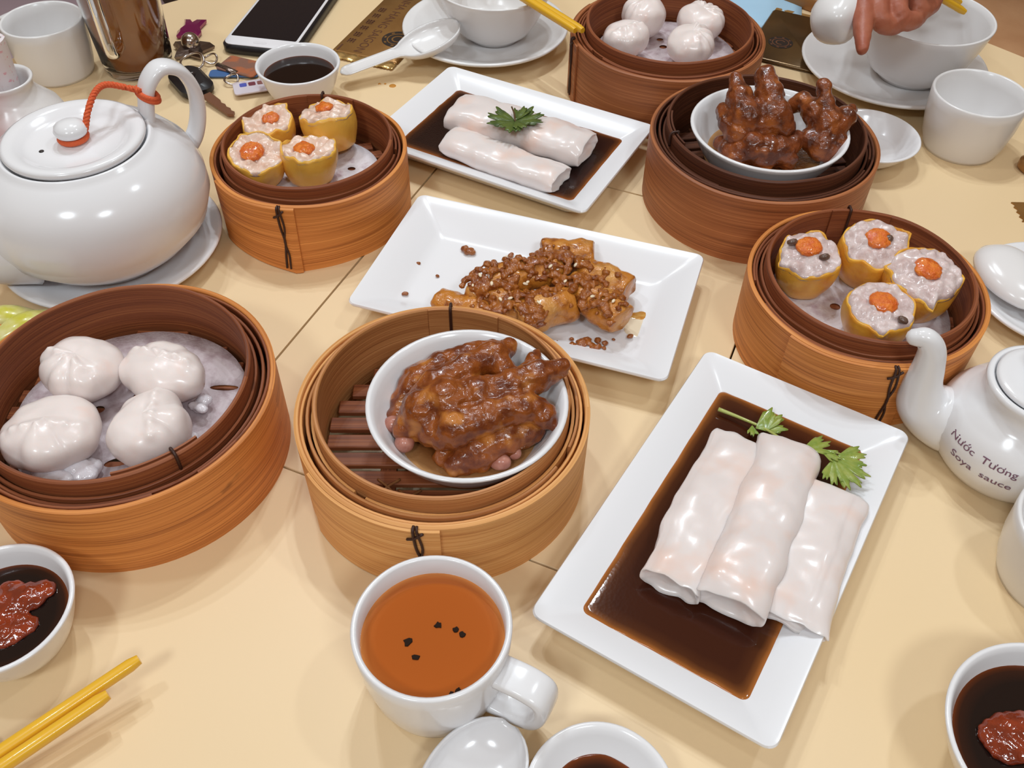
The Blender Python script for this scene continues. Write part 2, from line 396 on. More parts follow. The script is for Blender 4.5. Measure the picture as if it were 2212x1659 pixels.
def text_vf(s, size, align='LEFT', bold=0):
    cu = bpy.data.curves.new('t', 'FONT'); cu.body = s; cu.size = size; cu.align_x = align; cu.resolution_u = 3; cu.offset = bold
    o = bpy.data.objects.new('t', cu); COL.objects.link(o)
    dg = bpy.context.evaluated_depsgraph_get(); me = bpy.data.meshes.new_from_object(o.evaluated_get(dg))
    bm = bmesh.new(); bm.from_mesh(me); bmesh.ops.triangulate(bm, faces=bm.faces[:]); bm.verts.index_update()
    r_ = ([v.co.copy() for v in bm.verts], [tuple(v.index for v in f.verts) for f in bm.faces]); bm.free()
    bpy.data.objects.remove(o); bpy.data.curves.remove(cu); bpy.data.meshes.remove(me); return r_

# ------------------------------------------------------------------ setting: floor, table, chairs
fl = obj('floor', box(0, .4, -.77, 7, 7, .04), floor_m, smooth=False); fl['kind'] = 'structure'; fl['label'] = 'dark brown restaurant floor below the table'
PA = 1.17559; D1 = V(math.cos(PA), math.sin(PA), 0); D2 = V(-math.sin(PA), math.cos(PA), 0)
PCEN = D1 * ((.2532 + .5936) / 2) + D2 * ((.3029 + .0315) / 2); PW, PL = .3404, .2714
TCEN = V(.02, .43, 0); TR = .618
tb = thing('dining_table', 'round cream laminate restaurant table with a dark-seamed rectangular panel in its centre', 'table', (PCEN.x, PCEN.y, -.74), PA)
def rect_pts(w, l, n=24):
    out = []
    for a, b in (((w, -l), (w, l)), ((w, l), (-w, l)), ((-w, l), (-w, -l)), ((-w, -l), (w, -l))):
        for k in range(n): t = k / n; out.append(((a[0] + (b[0] - a[0]) * t) / 2, (a[1] + (b[1] - a[1]) * t) / 2))
    return out
def circ_pts(pts, c, r):
    out = []
    for x, y in pts:
        d = Vector((x - c[0], y - c[1])).normalized(); out.append((c[0] + d.x * r, c[1] + d.y * r))
    return out
lc = Matrix.Rotation(-PA, 3, 'Z') @ (TCEN - PCEN)
g = .0013; rp = rect_pts(PW + 2 * g, PL + 2 * g)
cp = lambda r: circ_pts(rp, (lc.x, lc.y), r)
zt = .74
obj('table_top', loft([[(x, y, zt - .03) for x, y in rp], [(x, y, zt - .03) for x, y in cp(TR - .002)], [(x, y, zt - .027) for x, y in cp(TR)], [(x, y, zt - .003) for x, y in cp(TR)],
    [(x, y, zt) for x, y in cp(TR - .003)], [(x, y, zt) for x, y in rp], [(x, y, zt - .03) for x, y in rp]], False, False), table_m, tb, smooth=False)
obj('center_panel', rslab(PW, PL, zt - .028, zt, .002, .0004), table_m, tb, smooth=False)
obj('seam_frame', box(0, 0, zt - .036, PW + .04, PL + .04, .012), seam_m, tb, smooth=False)
obj('pedestal', xf(lathe([(0, 0), (.26, 0), (.27, .015), (.08, .04), (.055, .1), (.05, .6), (.12, .69), (.13, .70), (0, .70)], 40), T(lc.x, lc.y, 0)), wood_m, tb)
def chair(label, loc, rz, m1, m2, sz=.45):
    c = thing('dining_chair', label, 'chair', (loc[0], loc[1], -.75), rz)
    obj('seat', rslab(.46, .44, .40, sz, .06, .012), m1, c)
    obj('backrest', xf(rslab(.44, .42, -.02, .03, .05, .012), T(0, .23, .72) @ RX(R(84))), m2, c)
    lg = None
    for sx in (-1, 1):
        for sy in (-1, 1):
            if lg is None: lg = obj('leg', tube([(0, 0, 0), (0, 0, .41)], [.016, .02], 10), wood_m, c); lg.location = (sx * .19, sy * .18, 0)
            else: copyobj(lg, c, (sx * .19, sy * .18, 0))
chair('tan vinyl dining chair with a brown back, beyond the white soup bowl and saucer', (.86, 1.50), R(-30), tan_m, brown_v)
chair('pale mauve dining chair beyond the empty white teacup', (-.86, 1.53), R(30), mauve_v, mauve_v)

# ------------------------------------------------------------------ bamboo steamers
RO, HI1, HI2, RI = .08, .0543, .0636, .0693
ZF = .031
STEAM = {}
def steamer(key, label, x, y, k, mo, mi, ov=None, inner_ov=None, slat_a=0, bands=3, kink=None, seed=0, ms=None):
    s = thing('bamboo_steamer', label, 'steamer', (x, y, 0)); STEAM[key] = (x, y, k)
    ro, h1, h2, ri, zf = RO * k, HI1 * (1 + (k - 1) * .3), HI2 * (1 + (k - 1) * .3), RI * k, ZF
    def wob(t, r, z):
        w = 1 + .006 * noise.noise(V(math.cos(t) * 1.2, math.sin(t) * 1.2, seed * 3.7))
        zz = z + (.0011 * noise.noise(V(math.cos(t) * 1.5, math.sin(t) * 1.5, seed + 9)) if z > .03 else 0)
        if kink is not None and r > ro - .006:
            d = abs((t - kink + PI) % TAU - PI); w += .085 * math.exp(-d / .22) * max(0, 1 - z / (h1 * .95)) - .012 * math.exp(-((d - .6) / .3) ** 2) * max(0, 1 - z / h1)
        return r * w, zz
    th = .0026
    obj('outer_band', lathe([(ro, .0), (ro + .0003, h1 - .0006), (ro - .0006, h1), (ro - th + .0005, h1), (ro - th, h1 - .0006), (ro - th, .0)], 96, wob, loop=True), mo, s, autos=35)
    if ov is not None:
        a = ov; t2 = .0019
        obj('band_overlap', lathe([(ro + .0004, .0005), (ro + t2, .0005), (ro + t2, h1 - .0012), (ro + .0004, h1 - .0008)], 30, wob, a - 1.0, a, loop=True), mo, s, autos=35)
        cv = []
        for q, (da, zz) in enumerate(((-.10, 0), (-.115, 1), (-.085, 2))):
            pass
        def rp_(da, z, e=.0): 
            rr, z2 = wob(a + da, ro + t2 + .0006 + e, z); return V(rr * math.cos(a + da), rr * math.sin(a + da), z)
        pts = [rp_(-.16, h1 + .0004, -.003), rp_(-.16, h1 - .001), rp_(-.15, h1 * .72), rp_(-.125, h1 * .5), rp_(-.14, h1 * .27), rp_(-.15, .004)]
        obj('cane_binding', tube(spline(pts, 4), .00085, 6), cane, s)
        pts = [rp_(-.14, h1 + .0004, -.003), rp_(-.135, h1 - .001), rp_(-.11, h1 * .72), rp_(-.13, h1 * .5), rp_(-.105, h1 * .3), rp_(-.11, .004)]
        obj('cane_binding', tube(spline(pts, 4), .0007, 6), cane, s)
        pts = [rp_(-.2, h1 * .86), rp_(-.155, h1 * .9, .0006), rp_(-.10, h1 * .97)]
        obj('cane_knot', tube(spline(pts, 4), .0008, 6), cane, s)
    gap = ro - th - ri; nb = bands; bt = .0017
    for i in range(nb):
        r0 = ri + gap * (i + .5) / nb; sd = seed * 5 + i; hh = h1 - .0016 + .0022 * ((i * 7 + seed * 3) % 5) / 5
        a0 = (seed * 2.1 + i * 1.7) % TAU
        def wb(t, r, z, sd=sd, a0=a0):
            w = (gap / nb) * .22 * math.sin(t - a0) ; zz = z + (.0009 * noise.noise(V(math.cos(t) * 2, math.sin(t) * 2, sd)) if z > .03 else 0)
            return r + w, zz
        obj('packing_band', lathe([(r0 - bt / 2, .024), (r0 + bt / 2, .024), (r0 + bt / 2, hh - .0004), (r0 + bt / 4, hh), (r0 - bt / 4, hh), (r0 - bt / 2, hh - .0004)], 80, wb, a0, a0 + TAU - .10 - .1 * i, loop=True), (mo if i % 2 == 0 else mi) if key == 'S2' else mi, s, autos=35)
    def wi(t, r, z):
        w = 1 + .005 * noise.noise(V(math.cos(t) * 1.3, math.sin(t) * 1.3, seed * 1.7 + 4))
        return r * w, z + (.0008 * noise.noise(V(math.cos(t) * 2, math.sin(t) * 2, seed + 2)) if z > .03 else 0)
    ti = .0026
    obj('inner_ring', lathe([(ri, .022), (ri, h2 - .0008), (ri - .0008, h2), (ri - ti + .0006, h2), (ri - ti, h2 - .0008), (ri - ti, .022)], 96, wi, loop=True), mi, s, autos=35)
    if inner_ov is not None:
        a = inner_ov; r1 = ri - ti
        obj('ring_overlap', lathe([(r1 - .0016, .033), (r1 - .0003, .033), (r1 - .0003, h2 + .0006), (r1 - .0016, h2 + .0006)], 16, wi, a - .32, a + .32, loop=True), mi, s, autos=35)
        pts = [V((r1 - q) * math.cos(a + .12), (r1 - q) * math.sin(a + .12), z) for q, z in ((.0024, .036), (.0024, h2 - .001), (.001, h2 + .0016), (-ti - .0006, h2 + .001), (-ti - .0012, h2 - .004), (-ti - .0008, h2 * .85))]
        obj('ring_stitch', tube(spline(pts, 3), .0009, 6), cane, s)
    # floor slats, each its own strip
    rs = ri - ti - .001; wd_ = .0092; gp = .0036; n = int(2 * rs / (wd_ + gp)); msl = ms or mi
    for i in range(n):
        v = -rs + (2 * rs - (n * wd_ + (n - 1) * gp)) / 2 + i * (wd_ + gp) + wd_ / 2
        hl = math.sqrt(max(rs * rs - (abs(v) + wd_ / 2) ** 2, 1e-6))
        if hl < .008: continue
        b = box(0, 0, 0, 2 * hl, wd_, .0036, .0005, 1); fu = [[((b[0][q].x) , b[0][q].y + i * .07) for q in f] for f in b[1]]
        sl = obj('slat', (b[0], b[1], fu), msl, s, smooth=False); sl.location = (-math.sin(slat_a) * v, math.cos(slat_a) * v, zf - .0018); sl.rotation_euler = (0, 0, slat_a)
    for q in (-1, 1):
        b = box(0, 0, 0, .009, 2 * math.sqrt(rs * rs - .03 ** 2) - .004, .005, .0005, 1)
        cb = obj('crossbar', (b[0], b[1], [[(b[0][i].y, b[0][i].x) for i in f] for f in b[1]]), msl, s, smooth=False)
        cb.location = (math.cos(slat_a) * .03 * q, math.sin(slat_a) * .03 * q, zf - .0063); cb.rotation_euler = (0, 0, slat_a)
    return s
def ang(px, py, x, y, z=.03):
    p = P(px, py, z); return math.atan2(p.y - y, p.x - x)
S1 = (-.2185, .3421, 1.068); S2 = (-.0379, .3328, 1.008); S3 = (-.1513, .5804, .886); S4 = (.130, .763, 1.031); S5 = (.1848, .6038, 1.054); S6 = (.2225, .4425, .925)
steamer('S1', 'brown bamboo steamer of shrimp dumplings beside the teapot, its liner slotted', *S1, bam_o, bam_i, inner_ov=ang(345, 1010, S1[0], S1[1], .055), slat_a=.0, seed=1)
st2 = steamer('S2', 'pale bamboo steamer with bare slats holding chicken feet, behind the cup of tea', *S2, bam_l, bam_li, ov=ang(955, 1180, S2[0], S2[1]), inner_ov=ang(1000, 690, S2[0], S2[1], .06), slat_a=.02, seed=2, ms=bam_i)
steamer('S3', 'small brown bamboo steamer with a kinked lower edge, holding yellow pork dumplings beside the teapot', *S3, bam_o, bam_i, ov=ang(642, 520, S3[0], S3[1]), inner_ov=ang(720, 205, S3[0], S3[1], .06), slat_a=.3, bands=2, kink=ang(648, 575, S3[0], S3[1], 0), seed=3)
steamer('S4', 'red-brown bamboo steamer of four white dumplings beside the shade-darkened packet', *S4, bam_r, bam_i, ov=ang(1225, 160, S4[0], S4[1]), slat_a=.5, bands=3, seed=4)
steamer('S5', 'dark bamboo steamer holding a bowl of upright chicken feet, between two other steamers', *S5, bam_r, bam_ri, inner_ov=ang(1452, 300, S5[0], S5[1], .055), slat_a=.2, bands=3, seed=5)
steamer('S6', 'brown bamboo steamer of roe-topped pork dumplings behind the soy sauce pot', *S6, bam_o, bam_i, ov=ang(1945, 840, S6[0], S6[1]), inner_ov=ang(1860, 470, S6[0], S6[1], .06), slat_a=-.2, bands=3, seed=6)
# lashing that ties slats to crossbar in the pale steamer
for q, (ax, ay) in enumerate(((-.028, -.040), (-.016, -.047))):
    for sgn in (-1, 1):
        pts = [(ax - .006, ay - .006 * sgn, ZF + .0002), (ax, ay, ZF + .0016), (ax + .006, ay + .006 * sgn, ZF + .0002)]
        obj('lashing', tube(spline(pts, 4), .0008, 6), cane_l, st2)

# ------------------------------------------------------------------ paper liners
def liner(label, key, r, holes, mat, dx=0, dy=0, seed=0):
    x, y, k = STEAM[key]; bm = bmesh.new(); edges = []
    def ring(cx, cy, rx, ry, n, a=0, w=0):
        vs = []
        for j in range(n):
            t = TAU * j / n; q = 1 + w * noise.noise(V(math.cos(t) * 1.5, math.sin(t) * 1.5, seed)); px, py = rx * q * math.cos(t), ry * q * math.sin(t)
            vs.append(bm.verts.new((cx + px * math.cos(a) - py * math.sin(a), cy + px * math.sin(a) + py * math.cos(a), 0)))
        for j in range(n): edges.append(bm.edges.new((vs[j], vs[(j + 1) % n])))
    ring(0, 0, r, r, 72, 0, .02)
    for h in [q for q in holes if math.hypot(q[0], q[1]) + q[2] < r * .94]: ring(*h[:4], 16, h[4] if len(h) > 4 else 0)
    bmesh.ops.triangle_fill(bm, edges=edges, use_beauty=True, use_dissolve=False)
    bmesh.ops.subdivide_edges(bm, edges=[e for e in bm.edges if e.calc_length() > .012], cuts=2, use_grid_fill=False)
    bmesh.ops.triangulate(bm, faces=bm.faces[:])
    for v in bm.verts:
        v.co.z = .0011 + .0009 * noise.noise(v.co * 40 + V(0, 0, seed)) + max(0, v.co.length - r * .85) * .12
    bm.verts.index_update(); vf = ([v.co.copy() for v in bm.verts], [tuple(v.index for v in f.verts) for f in bm.faces]); bm.free()
    o = obj('paper_liner', vf, mat, loc=(x + dx, y + dy, ZF)); md = o.modifiers.new('thick', 'SOLIDIFY'); md.thickness = .0003
    bpy.context.view_layer.update()
    return tag(o, label, 'paper liner')
def lp(px, py, key):
    p = P(px, py, ZF); x, y, k = STEAM[key]; return p.x - x, p.y - y
h1 = [(*lp(391, 732, 'S1'), .0032, .0032)] + [(*lp(207, 887, 'S1'), .0034, .0030)] + [(*lp(250, 1000, 'S1'), .008, .003, .3)] + [(*lp(480, 803, 'S1'), .0085, .0020), (*lp(478, 840, 'S1'), .0085, .0022)] + [(*lp(290, 860, 'S1'), .0026, .0026)] + [(*lp(120, 1000, 'S1'), .005, .003)]
liner('damp greyish round paper liner with slots under white dumplings, next to the teapot', 'S1', .0655, h1, paper_m, .002, .0, 1)
liner('damp paper liner under yellow pork dumplings in the small kinked steamer', 'S3', .047, [(*lp(755, 365, 'S3'), .003, .0022), (0, .01, .003, .003)], paper_d, .002, -.002, 2)
liner('damp paper liner under white dumplings beside the shade-darkened packet', 'S4', .062, [(*lp(1432, 105, 'S4'), .0035, .0035), (*lp(1425, 88, 'S4'), .003, .0025)], paper_m, 0, 0, 3)
liner('damp spotted paper liner under roe-topped pork dumplings', 'S6', .057, [(*lp(1805, 660, 'S6'), .0034, .0032), (*lp(1960, 712, 'S6'), .003, .003)], paper_d, -.001, -.002, 4)

# ------------------------------------------------------------------ shrimp dumplings
def hargow(label, px, py, w, d, h, rz, pleats, seed, group, torn=None, tilt=(0, 0)):
    c = P(px, py, ZF + .002 + h * .45)
    vs, fs = [], []; NU, NV = 72, 36
    for i in range(NV + 1):
        ph = PI * i / NV
        for j in range(NU):
            t = TAU * j / NU; s = math.sin(ph) ** .8; z = .5 + .5 * math.cos(ph)
            z = z ** .85
            x = w / 2 * s * math.cos(t); y = d / 2 * s * math.sin(t)
            mask = max(0, math.sin(t)) ** .7 * min(1, s * 1.2) * (1 if z > .12 else z / .12)
            rip = (abs(math.sin(t * pleats * .5)) - .5) * .085 * mask
            x *= 1 + rip; y *= 1 + rip
            zz = h * z * (1 + .10 * mask * abs(math.sin(t * pleats * .5))) + .0
            q = V(x, y, zz); n = noise.noise(q * 55 + V(seed * 5, 0, 0)) * .0022 + noise.noise(q * 120 + V(0, seed * 3, 0)) * .0008
            q += V(x, y, zz - h * .4).normalized() * n
            # gathered crest over the top, slightly behind the middle
            q.z += .0022 * math.exp(-((y / d - .12) / .05) ** 2) * (1 if z > .5 else 0) * (z - .5) * 2 * (.6 + .4 * math.sin(x * 900))
            q.z = max(q.z, 0)
            vs.append(q)
    for i in range(NV):
        for j in range(NU):
            k = (j + 1) % NU; fs.append((i * NU + j, (i + 1) * NU + j, (i + 1) * NU + k, i * NU + k))
    root = obj('shrimp_dumpling', (vs, fs), har_m, loc=(c.x, c.y, ZF + .0022)); root.rotation_euler = (tilt[0], tilt[1], rz)
    tag(root, label, 'dumpling', group)
    if torn:
        for q, (tx, ty, r) in enumerate(torn):
            blob('torn_skin', join(*[ball((tx + random.uniform(-.6, .6) * r, ty + random.uniform(-.6, .6) * r, .002 + random.random() * r * .7), r * random.uniform(.35, .7), 10, 7, (1.4, 1, .7)) for _ in range(6)]), torn_m, .0012, 3, .0006, 300, parent=root)
    return root
gA = 'shrimp dumplings in the steamer by the teapot'
hargow('pleated white shrimp dumpling at the back of the slotted liner, against the steamer wall', 183, 806, .048, .043, .031, 2.6, 9, 1, gA)
hargow('smooth oval white shrimp dumpling beside the two slots of the paper liner', 356, 815, .050, .038, .030, -.35, 5, 2, gA, torn=[(.0235, -.004, .0075)])
hargow('large white shrimp dumpling with burst wet skin at its base', 118, 945, .052, .047, .031, 3.3, 6, 3, gA, torn=[(-.012, .020, .010), (.000, .022, .010)])
hargow('smooth round white shrimp dumpling with a crimped tail, against the stitched steamer ring', 326, 935, .047, .042, .031, -1.4, 6, 4, gA, torn=[(.004, .020, .0065)])
gB = 'white dumplings in the steamer by the bronze packet'
hargow('white dumpling with a pleated rim standing against the steamer back wall', 1390, 42, .041, .038, .034, 1.2, 12, 5, gB)
hargow('white dumpling with a scalloped pleated edge next to torn liner paper', 1512, 55, .042, .037, .030, -.9, 16, 6, gB)
hargow('smooth white dumpling beside the yellow chopstick tips', 1348, 92, .041, .039, .030, 3.6, 6, 7, gB)
hargow('white dumpling with soft radial pleats in front of the scalloped one', 1490, 105, .044, .040, .030, -1.6, 12, 8, gB)

# ------------------------------------------------------------------ pork dumplings (open topped)
def siumai(label, px, py, r, h, rz, tilt, seed, group, wm, mm, roe=(0, 0, .009), mush=(), flaps=(), deep=0):
    c = P(px, py, ZF + .002 + h * .6)
    root = thing('pork_dumpling', label, 'dumpling', (c.x, c.y, ZF + .0022), rz, group)
    rt = Matrix.Rotation(tilt[0], 4, 'X') @ Matrix.Rotation(tilt[1], 4, 'Y'); lift = r * .55 * (abs(math.sin(tilt[0])) + abs(math.sin(tilt[1])))
    rt = T(0, 0, lift) @ rt
    def rad(t, z):
        f = (.80 + .26 * math.sin(min(1, z / h * 1.05) * PI * .62)) - .05 * (z / h) ** 3
        fold = .055 * abs(math.sin(t * 3.5 + seed)) * (.4 + .6 * z / h) + .05 * noise.noise(V(math.cos(t) * 2, math.sin(t) * 2, seed * 2.3 + z * 60))
        fl = sum(a * math.exp(-(((t - q + PI) % TAU - PI) / .13) ** 2) for q, a in flaps) * (z / h) ** 2
        return r * (f + fold - .03 + fl)
    def top(t): return h * (.95 + .20 * noise.noise(V(math.cos(t) * 1.8, math.sin(t) * 1.8, seed * 1.3)) + .05 * noise.noise(V(math.cos(t) * 5, math.sin(t) * 5, seed)))
    n = 72; rings = []
    zs = [0, .03, .12, .25, .4, .55, .7, .82, .92, 1]
    rings.append([V(.02 * r * math.cos(TAU * j / n), .02 * r * math.sin(TAU * j / n), 0) for j in range(n)])
    for z in zs:
        ring = []
        for j in range(n):
            t = TAU * j / n; zz = z * top(t); q = rad(t, z * h) * (.86 if z == 0 else 1); ring.append(V(q * math.cos(t), q * math.sin(t), zz))
        rings.append(ring)
    for z in (1.0, .8, .5):
        ring = []
        for j in range(n):
            t = TAU * j / n; q = rad(t, z * h) - .0013; ring.append(V(q * math.cos(t), q * math.sin(t), z * top(t) + (.0004 if z == 1 else 0)))
        rings.append(ring)
    vf = loft(rings, True, False)
    obj('wrapper', xf(vf, rt), wm, root)
    # meat
    vs, fs = [], []; NR = 22
    for i in range(NR + 1):
        for j in range(n):
            t = TAU * j / n; f = i / NR; q = f * (rad(t, .93 * h) + .0001); p = V(q * math.cos(t), q * math.sin(t), 0)
            base = h * (1.0 - deep * (1 - f * f)) + .10 * h * (1 - f * f) * (1 - 2 * deep)
            d = noise.voronoi(p * 130 + V(seed * 9, 0, 0))[0][0]
            lump = (.5 - d) * .0058 + noise.noise(p * 330 + V(seed, 1, 1)) * .0009
            e = 1 if f < .93 else max(0, (1 - f) / .07)
            z = base + lump * (.3 + .7 * e) - (.0035 * (1 - e)) + (top(t) - h * .98) * f * f * .5
            vs.append(V(p.x, p.y, z))
    for i in range(NR):
        for j in range(n):
            k = (j + 1) % n
            fs.append((i * n + j, (i + 1) * n + j, (i + 1) * n + k, i * n + k))
    # close underneath
    b0 = len(vs); vs.append(V(0, 0, .5 * h))
    for j in range(n): fs.append((NR * n + j, b0, NR * n + (j + 1) % n))
    mv = bmesh.new(); bv = [mv.verts.new(v) for v in vs]
    for f in fs:
        try: mv.faces.new([bv[i] for i in f])
        except ValueError: pass
    bmesh.ops.remove_doubles(mv, verts=mv.verts, dist=1e-7); mv.verts.index_update()
    vf = ([v.co.copy() for v in mv.verts], [tuple(v.index for v in f.verts) for f in mv.faces]); mv.free()
    obj('filling', xf(vf, rt), mm, root)
    zt_ = h * (1.06 - deep * .9) + .0012
    rx, ry, rr = roe
    rl = [ball((rx + random.uniform(-.5, .5) * rr, ry + random.uniform(-.5, .5) * rr, zt_ + random.uniform(.0004, .0016)), rr * random.uniform(.26, .42), 10, 7, (1, 1, .55)) for _ in range(11)]
    o = blob('roe_topping', xf(join(ball((rx, ry, zt_), rr * 1.0, 18, 10, (1, .92, .36)), *rl), rt), roe_m, .0010, 2, .0007, 500, parent=root)
    for mx_, my_ in mush:
        obj('mushroom_bit', xf(ball((mx_, my_, zt_ + .0006), .0032, 10, 7, (1.1, .8, .7), .001, 300, seed), rt), mush_m, root)
    return root
gC = 'roe-topped pork dumplings in the steamer behind the soy sauce pot'
siumai('orange-roe pork dumpling with two dark mushroom bits', 1742, 572, .0195, .028, .2, (R(8), R(-4)), 1, gC, wrap_m, meat_m, (-.001, .003, .0088), ((-.010, .008), (.005, -.008)), ((3.3, .22),))
siumai('tallest roe-topped pork dumpling, leaning on the back of its steamer with one mushroom bit', 1873, 548, .0205, .030, .1, (R(16), R(-3)), 2, gC, wrap_m, meat_m, (.001, .002, .0088), ((.007, .001),), ((.2, .15),))
siumai('large pork dumpling with a pointed loose wrapper corner and orange roe', 1985, 615, .0215, .030, 2.0, (R(-4), R(-6)), 3, gC, wrap_m, meat_m, (.0, .001, .0092), (), ((2.6, .40), (.9, .22)))
siumai('pork dumpling with folded wrapper and roe, against the steamer ring behind the spout', 1890, 682, .0205, .024, 2.6, (R(-6), R(-4)), 4, gC, wrap_m, meat_m, (0, 0, .0092), ((-.014, .008),), ((1.9, .2),))
gD = 'yellow pork dumplings in the small kinked steamer'
siumai('ragged yellow pork dumpling with roe sunk in its top, at the back near the key', 586, 283, .0188, .025, .4, (R(4), R(-4)), 5, gD, wrap_p, meat_p, (.003, .0, .007), (), ((.6, .2),), deep=.12)
siumai('tilted tall yellow pork dumpling standing at the steamer back by the rice roll plate', 718, 280, .0200, .029, -.5, (R(-4), R(-12)), 6, gD, wrap_p, meat_p, (-.004, .004, .0075), (), ((2.8, .3),), deep=.12)
siumai('yellow pork dumpling with a wide orange roe top and open white edge, beside the teapot', 553, 352, .0195, .025, 1.3, (R(10), R(-8)), 7, gD, wrap_p, meat_p, (0, .003, .0095), (), ((1.0, .2),), deep=.18)
siumai('yellow pork dumpling with a deep red-orange roe hollow next to bare liner paper', 668, 350, .0200, .026, 2.4, (R(6), R(4)), 8, gD, wrap_p, meat_p, (.001, .003, .0085), (), ((2.2, .2),), deep=.20)

# ------------------------------------------------------------------ porcelain
def dish_prof(r, h, foot=.5, e=.6, t=.0026, fl=.006, n=9, lip=0):
    rf = r * foot; o = [(0, .0015), (rf - .003, .0015), (rf - .002, 0), (rf, 0), (rf + .0006, .002)]
    for i in range(1, n): s = i / n; o.append((rf + (r - rf) * s ** e, .002 + (h - .002) * s))
    o += [(r + lip, h - .0006), (r + lip - .0002, h), (r - t * .5, h + .0005), (r - t * .9, h)]
    for i in range(n - 1, 0, -1):
        s = i / n; o.append((max(rf + (r - rf) * s ** e - t, .002), max(.002 + (h - .002) * s + .0008, fl)))
    o += [(rf * .6, fl), (0, fl - .0005)]
    return o
def vessel(name, label, cat, loc, prof, mat=porc, group=None, seg=72, part='body'):
    t = thing(name, label, cat, loc, 0, group); obj(part, lathe(prof, seg), mat, t); return t
def one(name, label, cat, loc, prof, mat=porc, group=None, seg=72):
    return tag(obj(name, lathe(prof, seg), mat, loc=loc), label, cat, group)
def cup_prof(r=.0366, h=.056, b=.0295):
    return [(0, .002), (b - .004, .002), (b - .003, 0), (b, 0), (b + .0008, .003), (b + (r - b) * .45, h * .22), (b + (r - b) * .78, h * .5), (r - .0004, h * .82), (r, h - .0008), (r - .0012, h + .0003), (r - .0028, h - .0006),
            (r - .0034, h * .8), (b + (r - b) * .7 - .003, h * .45), (b + (r - b) * .4 - .003, h * .2), (b - .004, .0065), (b * .6, .0055), (0, .0055)]
def cup(label, x, y, ha, h=.056, r=.0366, mat=porc):
    t = vessel('teacup', label, 'cup', (x, y, 0), cup_prof(r, h), mat)
    pts = spline([(r - .003, 0, h * .76), (r + .012, 0, h * .77), (r + .0205, 0, h * .70), (r + .0215, 0, h * .50), (r + .0165, 0, h * .30), (r + .006, 0, h * .24), (r - .005, 0, h * .24)], 6)
    hd = obj('handle', tube(pts, .0046, 24, up=V(0, 1, 0), sx=.72, sy=1.75, power=4), mat, t); hd.rotation_euler = (0, 0, ha)
    return t
CX, CY = -.0345, .2002
p = P(1128, 1490, .035)
cup('white teacup with a blocky handle, full of amber tea', CX, CY, math.atan2(p.y - CY, p.x - CX))
te = disc_liquid('tea', .0335, .0445, tea_m, .10); te.location = (CX, CY, 0); tag(te, 'clear amber tea with dark leaf specks in the front teacup', 'tea')
random.seed(3)
for px, py, r_ in ((947, 1350, .0019), (985, 1359, .0015), (998, 1369, .0016), (881, 1386, .0021), (899, 1420, .0020), (990, 1494, .0018), (975, 1497, .0011)):
    q = P(px, py, .0449); rr = [(r_ * random.uniform(.55, 1.25) * math.cos(TAU * j / 9), r_ * random.uniform(.55, 1.25) * math.sin(TAU * j / 9)) for j in range(9)]
    o = obj('tea_leaf', loft([[(x, y, 0) for x, y in rr], [(x * .9, y * .9, .0005) for x, y in rr]]), leafy, loc=(q.x, q.y, .0447), smooth=False)
    tag(o, 'small black tea leaf speck floating in the amber tea', 'tea leaf', 'tea leaf specks in the amber tea')
cup('empty white teacup beside the small white dish and soup bowl', .3745, .680, R(75), .050, .0378, porc_w)
cup('empty white teacup beside the glass of iced tea', -.4185, .778, R(150), .050, .0350, porc_w)
q = P(2137, 1165, .012); cup('white teacup standing in front of the soy sauce pot', q.x + .0340, q.y - .016, R(-20), .047, .0366, porc_w)

def sauce_bowl(label, x, y, r, h, rs, zs, llabel, foot=.55, e=.55, m_=soy_m, edge=.08):
    one('sauce_bowl', label, 'bowl', (x, y, 0), dish_prof(r, h, foot, e), porc)
    o = disc_liquid('soy_sauce', rs, zs, m_, edge); o.location = (x, y, 0); tag(o, llabel, 'sauce')
sauce_bowl('small white bowl of soy sauce behind the kinked steamer and beside the phone', -.1890, .7375, .0363, .034, .0312, .0245, 'plain black soy sauce in the small bowl beside the phone')
q = (-.2462, .2172); sauce_bowl('white sauce bowl with chilli and soy next to the yellow chopstick tips', q[0], q[1], .0358, .034, .0300, .0235, 'dark soy sauce around chilli paste near the chopstick tips')
RB = (.2400, .1585); sauce_bowl('white sauce bowl with a red chilli lump, near the long rice roll plate corner', RB[0], RB[1], .0470, .038, .0408, .0275, 'dark soy sauce around a single red chilli lump')
def chili(label, pts, seed):
    o = blob('chili_paste', join(*[ball(P(px, py, z), r, 12, 8, (1.35, 1, .45)) for px, py, z, r in pts]), chili_m, .0011, 3, .0009, 330, seed=seed)
    tag(o, label, 'chilli paste')
chili('long glossy streaks of red chilli paste in dark soy sauce', [(20, 1300, .0245, .008), (55, 1290, .0245, .0085), (90, 1275, .0240, .006), (25, 1275, .0245, .006), (5, 1320, .024, .006), (20, 1365, .0240, .007), (50, 1350, .024, .006), (2, 1375, .024, .007)], 1)
chili('round glossy lump of red chilli paste in a dark sauce bowl', [(2165, 1590, .0285, .0085), (2190, 1575, .0285, .0085), (2210, 1600, .0285, .010), (2180, 1615, .0285, .008), (2160, 1560, .0275, .004), (2210, 1565, .028, .007)], 2)
# dish with a pool of sauce at the front edge
q = (.0415, .1385); one('saucer', 'small white saucer with a pool of dark sauce, between spoon and rice roll plate', 'saucer', (q[0], q[1], 0), dish_prof(.0335, .020, .5, .75, fl=.006))
o = disc_liquid('soy_sauce', .0222, .0098, soy_m, .22, wob=.04, seed=2, thick=.0036); o.location = (q[0], q[1] + .000, 0); tag(o, 'shallow pool of brown sauce in the small saucer beside the spoon', 'sauce')
